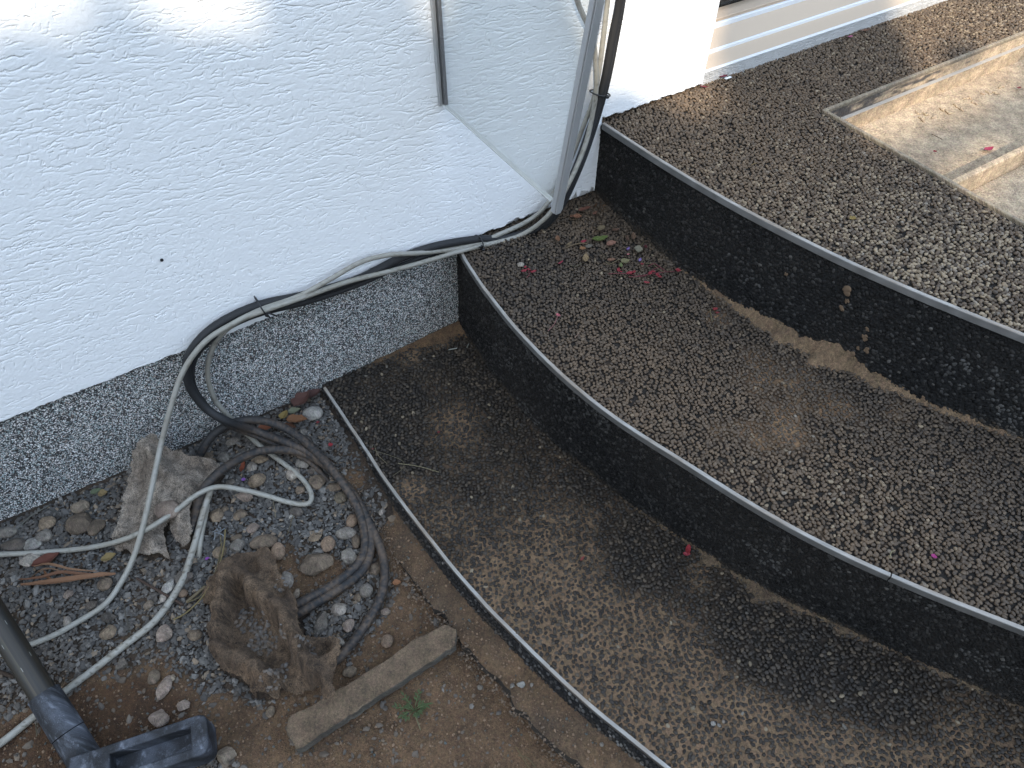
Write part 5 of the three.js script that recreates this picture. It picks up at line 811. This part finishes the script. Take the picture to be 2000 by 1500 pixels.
straw([[95, 992], [130, 1016]], 0.0006, '#6d6a60', 'fine stem meeting the leaning grass at the plinth');
straw([[534, 980], [537, 1000], [538, 1010]], 0.0007, '#a8997a', 'short pale straw standing out below the cable bend');
straw([[575, 1000], [568, 1022], [562, 1042]], 0.0007, '#85765a', 'thin straw between the dark pebble and the long brown cobble');
straw([[430, 1042], [432, 1075], [424, 1110]], 0.0006, '#b19f73', 'fine straw hanging from the curled white wire');
straw([[1008, 1460], [1022, 1482], [1034, 1500]], 0.0009, '#8b7444', 'dry straw on the sand at the bottom beside the footing');
straw([[1012, 1475], [1030, 1480], [1046, 1498]], 0.0008, '#7d6a42', 'second dry straw crossing the first at the bottom');
straw([[812, 1400], [817, 1413], [821, 1425]], 0.0010, '#9a9064', 'pale bare stem lying below the green weed', 0, 'stem', 'stem');
straw([[0, 1312], [25, 1322]], 0.003, '#4d3620', 'brown stick stub beyond the dark tube handle', 0, 'stick', 'stick');
straw([[70, 1412], [72, 1438]], 0.0008, '#7d7258', 'thin stem beside the grip socket');
// dry strap leaves
function strap(pts, w, hex, label) {
  const P = pts.map(([u, v, e]) => surf(u, v, 0, 0.004 + (e ?? 0))), c = P[1].clone(), cv = new THREE.CatmullRomCurve3(P.map((p) => p.clone().sub(c)));
  const g = grid(28, 4, (a, b) => { const p = cv.getPoint(a), d = cv.getTangent(a), n = V(-d.z, 0, d.x).normalize(), s = (b - 0.5) * 2, ww = w * Math.pow(Math.sin(Math.PI * clamp(a * 0.94 + 0.03)), 0.5); return p.addScaledVector(n, s * ww).add(V(0, 0.45 * ww * s * s + 0.0012 * noise(a * 11, s * 3), 0)); }, (q) => [q.x / 0.05, q.z / 0.05]);
  one('strap_leaf', g, lm(hex), label, 'leaf', null, null, c);
}
strap([[40, 1142, 0.002], [90, 1138, 0.008], [150, 1130, 0.012], [200, 1123, 0.008], [226, 1121, 0.002]], 0.0048, '#a8744c', 'widest dry brown strap leaf lying on the gravel');
strap([[36, 1132, 0.004], [80, 1128, 0.014], [120, 1118, 0.016], [165, 1122, 0.010], [215, 1122, 0.003]], 0.0030, '#8f5c38', 'darker strap leaf folded over the widest one');
strap([[66, 1106, 0.010], [96, 1102, 0.020], [140, 1112, 0.014], [190, 1116, 0.006]], 0.0022, '#ab7b54', 'narrow strap leaf along the top of the dry brown bundle');
strap([[62, 1126, 0.004], [85, 1112, 0.016], [110, 1113, 0.018], [132, 1127, 0.006]], 0.0015, '#9a7250', 'thin arched strap leaf within the dry brown bundle');
strap([[86, 1113, 0.012], [94, 1128, 0.010], [108, 1136, 0.004]], 0.0020, '#a86e42', 'short strap leaf crossing down the dry brown bundle');
// curled white wire
{ const c = gnd(430, 1042, 0.008), t = thing('curled_wire', 'little tangle of curled pale wire on the gravel', 'wire', null, c), r = rng(15);
  for (const [a, R] of [[0.2, 0.008], [1.6, 0.010], [2.9, 0.012], [4.2, 0.009], [5.3, 0.011]]) { const P = []; for (let i = 0; i <= 10; i++) { const s = i / 10, th = s * 4.4; P.push(V(Math.cos(a) * R * 1.3 * s + Math.cos(a + th) * R * 0.5 * s, 0.003 + 0.006 * Math.sin(s * 3), Math.sin(a) * R * 1.3 * s + Math.sin(a + th) * R * 0.5 * s)); } part(t, 'strand', tube(P, 0.0009, 40, 5), lm('#a9aeb4')); }
}
one('paper_scrap', box(0.016, 0.0015, 0.005, 0, 0, 0, 0.0004), M.doorWhite, 'small white scrap of paper by the crimson leaf at the door sill', 'scrap', null, null, lvl(1422, 152, H3 + 0.004));

// ---------------------------------------------------------------- the tree behind the camera whose shade lies over the steps
{
  const r = rng(404), shadeAt = (p) => { const t = p.z; return [p.x + 0.77 * t, p.y - 0.9 * t]; };
  const spot = (u, v, rx, ry) => { const p = wal(u, v); return [p.x, p.y, rx, ry]; };
  const pitAt = (u, v, rx, ry) => { const p = lvl(u, v, H3 - 0.03), q = shadeAt(p); return [q[0], q[1], rx, ry]; };
  const gaps = [spot(35, 0, 0.05, 0.026), spot(405, -4, 0.062, 0.045), spot(835, -6, 0.036, 0.045), pitAt(1965, 110, 0.05, 0.05), pitAt(1950, 325, 0.18, 0.05), spot(-200, -120, 0.12, 0.1)];
  const lit = (X, Y) => {
    const nz = 0.02 * noise(X * 12, Y * 12, 4), low = X < 0.85 ? lerp(0.53, 0.46, clamp((X - 0.75) / 0.1)) : lerp(0.46, 0.365, clamp((X - 0.85) / 0.19));
    if (Y > low - 0.03 + nz && X > 0.73 + nz && X < 1.075) return true;
    if (X > 1.62 + nz && Y > 0.22 + 0.10 * noise(X * 7, Y * 7, 2)) return true;
    if (X > 1.40 + nz && X < 1.98 + 2 * nz && Y > 0.085 + nz && Y < 0.215 + nz) return true;
    return gaps.some(([a, b, c, d]) => ((X - a) / c) ** 2 + ((Y - b) / d) ** 2 < 1 + 6 * nz);
  };
  const leaf = new THREE.BufferGeometry(); { const w = 0.42; leaf.setAttribute('position', new THREE.Float32BufferAttribute([0, 0, 0, w * 0.7, 0.06, 0.35, -w * 0.7, 0.06, 0.35, w * 0.6, 0.02, 0.75, -w * 0.6, 0.02, 0.75, 0, -0.1, 1.1, 0, -0.02, 0.5], 3)); leaf.setIndex([0, 1, 6, 0, 6, 2, 1, 3, 6, 6, 4, 2, 3, 5, 6, 6, 5, 4]); leaf.computeVertexNormals(); }
  const C = [0.75, 0.1], base = V(-3.0, -0.1, 5.2), root = thing('tree', 'leafy garden tree behind the viewer that shades the steps', 'tree', null, base), list = [], D = SUNWARD;
  for (let n = 0; n < 42000; n++) {
    const X = C[0] + (r() * 2 - 1) * 2.2, Y = C[1] + (r() * 2 - 1) * 1.75; if (((X - C[0]) / 2.2) ** 2 + ((Y - C[1]) / 1.75) ** 2 > 1 || lit(X, Y)) continue;
    const q = new THREE.Quaternion().setFromEuler(new THREE.Euler(r() * 6.3, r() * 6.3, r() * 6.3)), reach = (z) => [0.5, 1.0].some((k) => { const e = V(0, 0, 1.1 * k * z).applyQuaternion(q); return lit(X + e.x + 0.77 * e.z, Y + e.y - 0.9 * e.z); }); let s = 0.07 + 0.05 * r();
    while (s > 0.028 && reach(s)) s *= 0.7;
    if (reach(s)) continue;
    const t = 4.7 + (r() * 2 - 1) * 0.85 * (1.1 - ((X - C[0]) / 2.2) ** 2);
    const p = V(X, Y, 0).addScaledVector(D, t), b = 0.7 + 0.6 * r();
    list.push([p.sub(base), q, V(s, s, s), [b, b, b]]);
  }
  scatter(root, 'foliage', [leaf], M.crown, list);
  const top = V(C[0], C[1], 0).addScaledVector(D, 4.7).sub(base), limbs = [];
  const trunk = new THREE.CylinderGeometry(0.11, 0.17, 3.2, 12, 4); trunk.translate(0, 1.6, 0); 
  for (let k = 0; k < 7; k++) { const X = C[0] + (r() * 2 - 1) * 1.3, Y = C[1] + (r() * 2 - 1) * 0.9, e = V(X, Y, 0).addScaledVector(D, 4.7 + (r() - 0.5) * 0.8).sub(base); if (lit(X, Y)) continue; limbs.push(tube([V(0, 2.8 + 0.3 * r(), 0), V(0, 3.2, 0).lerp(e, 0.5).add(V(0, 0.2, 0)), e], 0.045, 14, 7)); }
  part(root, 'trunk', trunk, M.bark); if (limbs.length) part(root, 'limbs', mergeGeometries(limbs), M.bark);
}

{ // unseen leafy screen, added to shut out light from the low sky
  const r = rng(808), base = V(-1, -0.1, 7.5), root = thing('added_hedge', 'tall leafy screen added out of view to block the low sky', 'added_hedge', null, base), list = [];
  const leaf = new THREE.BufferGeometry(); leaf.setAttribute('position', new THREE.Float32BufferAttribute([0, 0, 0, 0.28, 0.05, 0.5, -0.28, 0.05, 0.5, 0, 0, 1], 3)); leaf.setIndex([0, 1, 2, 1, 3, 2]); leaf.computeVertexNormals();
  const runs = [[V(-6.5, 0, 7.5), V(9, 0, 7.5)], [V(-6.5, 0, 0.4), V(-6.5, 0, 7.5)]], cores = [];
  for (const [a, b] of runs) {
    const L = a.distanceTo(b), d = b.clone().sub(a).normalize(), n = V(-d.z, 0, d.x), H = 2.9;
    const c = new THREE.BoxGeometry(L, H - 0.1, 0.7); c.rotateY(Math.atan2(-d.z, d.x)); const m = a.clone().add(b).multiplyScalar(0.5); c.translate(m.x - base.x, H / 2, m.z - base.z); cores.push(c);
    for (let k = 0; k < L * 1500; k++) { const t = r() * L, y = r() * H, o = (r() < 0.5 ? -1 : 1) * (0.36 + 0.1 * r()), q = a.clone().addScaledVector(d, t).addScaledVector(n, o), s = 0.05 + 0.05 * r(), b2 = 0.6 + 0.8 * r(); list.push([V(q.x - base.x, y + 0.05 * r(), q.z - base.z), new THREE.Quaternion().setFromEuler(new THREE.Euler(r() * 6.3, r() * 6.3, r() * 6.3)), V(s, s, s), [b2, b2, b2]]); }
  }
  part(root, 'dark_core', mergeGeometries(cores), std({ color: new THREE.Color(0.02, 0.03, 0.012), roughness: 1 })); scatter(root, 'foliage', [leaf], M.crown, list);
}

scene.traverse((o) => { if (o.isMesh) { o.castShadow = true; o.receiveShadow = true; } });
const renderer = new THREE.WebGLRenderer({ antialias: true });
renderer.setSize(1024, 768); renderer.toneMapping = THREE.LinearToneMapping; renderer.toneMappingExposure = EXPOSURE;
renderer.shadowMap.enabled = true; renderer.shadowMap.type = THREE.PCFSoftShadowMap;
renderer.render(scene, camera);
